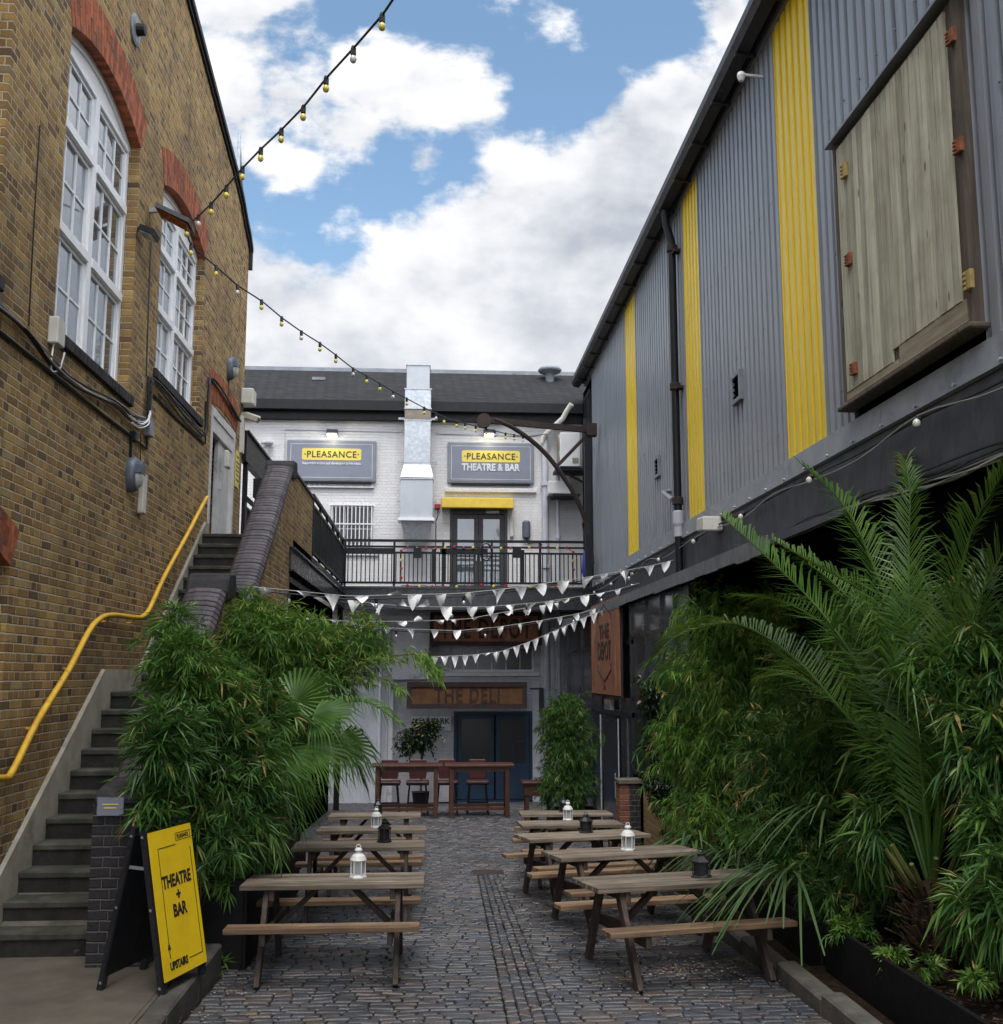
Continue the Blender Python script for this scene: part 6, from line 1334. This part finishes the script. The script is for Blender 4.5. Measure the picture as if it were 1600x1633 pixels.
for (u, v, Y, ax, nr_, R0) in [(440,1200,9.2,(.35,-.35,-.5),(.3,-.9,.45),.5),(500,1140,9.6,(.9,-.2,.05),(.1,-.6,.8),.52),(470,1120,9.9,(.6,-.1,.6),(-.2,-.9,.4),.55),(490,1190,9.4,(.75,-.3,-.35),(.3,-.7,.6),.52),(430,1150,9.5,(-.1,-.3,.8),(0,-.95,.2),.5),(450,1240,9.5,(.15,-.3,-.9),(.2,-.9,.2),.55),(540,1180,10.,(.9,0,-.4),(.3,-.6,.7),.5),(410,1230,9.4,(-.35,-.3,-.7),(-.1,-.9,.3),.5)]:
    fan(P(u,v,Y=Y), ax, nr_, R0)
# ---- long grasses
def grass(label, base, n, L, aim, w=.024, sp=.8):
    T = thing('grass_clump', label, 'grass', base); g = MB(); b = Vector(base)
    for i in range(n):
        a = (Vector(aim)+rv(sp*.5)).normalized(); a.z = abs(a.z)*.6+.75; a.normalize(); l = L*random.uniform(.6,1.1); q = b+Vector((random.uniform(-.08,.08),random.uniform(-.08,.08),0)); hz = Vector((a.x,a.y,0)); pts = []
        for k in range(9): t = k/8; pts.append(q+a*l*t+hz*l*.5*t*t-Vector((0,0,l*.95*t*t*random.uniform(.97,1.03))))
        s2 = hz.cross(ZA).normalized(); V = []
        for k, p in enumerate(pts): ww = w*math.sin(math.pi*min(.97,(k+1.2)/10))**.7; V += [p+s2*ww/2, p-s2*ww/2+Vector((0,0,.003))]
        g.add(V, [(2*k,2*k+1,2*k+3,2*k+2) for k in range(8)])
    part('blades', g, M['grass'], T, fix=False)
grass('long arching grass hanging over the nearest right bench', P(1262,1400,Y=8.3), 46, .95, (-.8,-.5,0)); grass('long arching grass beside the second right table', P(1175,1370,Y=9.6), 34, .8, (-.8,-.3,0)); grass('arching grass in front of the low yellow brick wall', P(1110,1345,Y=10.9), 30, .75, (-.8,-.4,0)); grass('arching grass high in the planter between bamboo and date palm', P(1330,1300,Y=7.7), 16, .8, (-.9,-.3,.2), .02)
grass('dry grass growing from the walkway beam beside the brick parapet', P(500,905,X=-2.12), 14, .35, (.3,-.2,0), .01)
T = thing('shrub', 'low fern like greenery spilling over the near trough edge', 'shrub', (3.1,7.2,.05)); part('foliage', foliage([B(1425,1525,6.9,26,14),B(1360,1480,7.6,40,22),B(1480,1540,6.5,22,12),B(1560,1560,5.9,30,14)], 420, L=(.05,.09), w=.018, shoots=25), M['bamboo'], T, fix=False)
g = MB()
for _ in range(900):
    x, y, s = random.uniform(2.98,3.68), random.uniform(5.3,7.8), random.uniform(.008,.03); a = random.uniform(0,6.28); z = .035+random.uniform(0,.015)
    g.add([(x,y,z),(x+s*math.cos(a),y+s*math.sin(a),z+random.uniform(0,.01)),(x+s*1.6*math.cos(a+.5),y+s*1.6*math.sin(a+.5),z),(x+s*math.cos(a+1),y+s*math.sin(a+1),z)], [(0,1,2,3)])
o = part('fallen_leaves', g, M['fibre'], None, fix=False); o['kind'] = 'stuff'; tag(o, 'dry brown leaf litter on the soil of the near trough', 'leaf litter')
# ---- litter and moss
g = MB()
def bit(x, y, s, rnd=None):
    a = random.uniform(0,6.28); c, d = math.cos(a)*s, math.sin(a)*s; z = gz(y)+.008; h = random.uniform(0,s*.6)
    g.add([(x-c,y-d,z),(x+d*.6,y-c*.6,z+h),(x+c,y+d,z+h*.3),(x-d*.6,y+c*.6,z)], [(0,1,2,3)])
for _ in range(520): bit(random.gauss(2.0,.28), random.gauss(8.45,.28), random.uniform(.006,.016))
for _ in range(520): bit(random.uniform(-1.6,2.55), random.uniform(5,14), random.uniform(.004,.012))
for _ in range(260): bit(random.uniform(1.2,2.58), random.uniform(6,9.5), random.uniform(.005,.012))
for _ in range(160): bit(random.gauss(-1.5,.1), random.uniform(6.5,9), random.uniform(.005,.012))
o = part('fallen_petals', g, M['petal'], None, fix=False); o['kind'] = 'stuff'; tag(o, 'pale and reddish petals scattered over the setts', 'petals')
g = MB()
for _ in range(2600):
    y = random.uniform(6,14); e = random.random()
    x = (.86+random.gauss(0,.02)) if e < .45 else (.5+.0125*(y-7)+random.gauss(0,.015)) if e < .6 else random.gauss(1.0,.12) if e < .85 else random.uniform(-1.6,2.5)
    if e > .85 and math.sin(x*7)+math.sin(y*5) < .8: continue
    if math.sin(y*3.1)+math.sin(y*7.7) < -.1 and e < .85: continue
    s = random.uniform(.004,.01); a = random.uniform(0,6.28); z = gz(y)-.006
    g.add([(x,y,z),(x+s*math.cos(a),y+s*math.sin(a),z+s*1.2),(x+s*math.cos(a+1.2),y+s*math.sin(a+1.2),z+s*.8)], [(0,1,2)])
o = part('moss', g, M['moss'], None, fix=False); o['kind'] = 'stuff'; tag(o, 'green moss in the joints along the sett channel', 'moss')
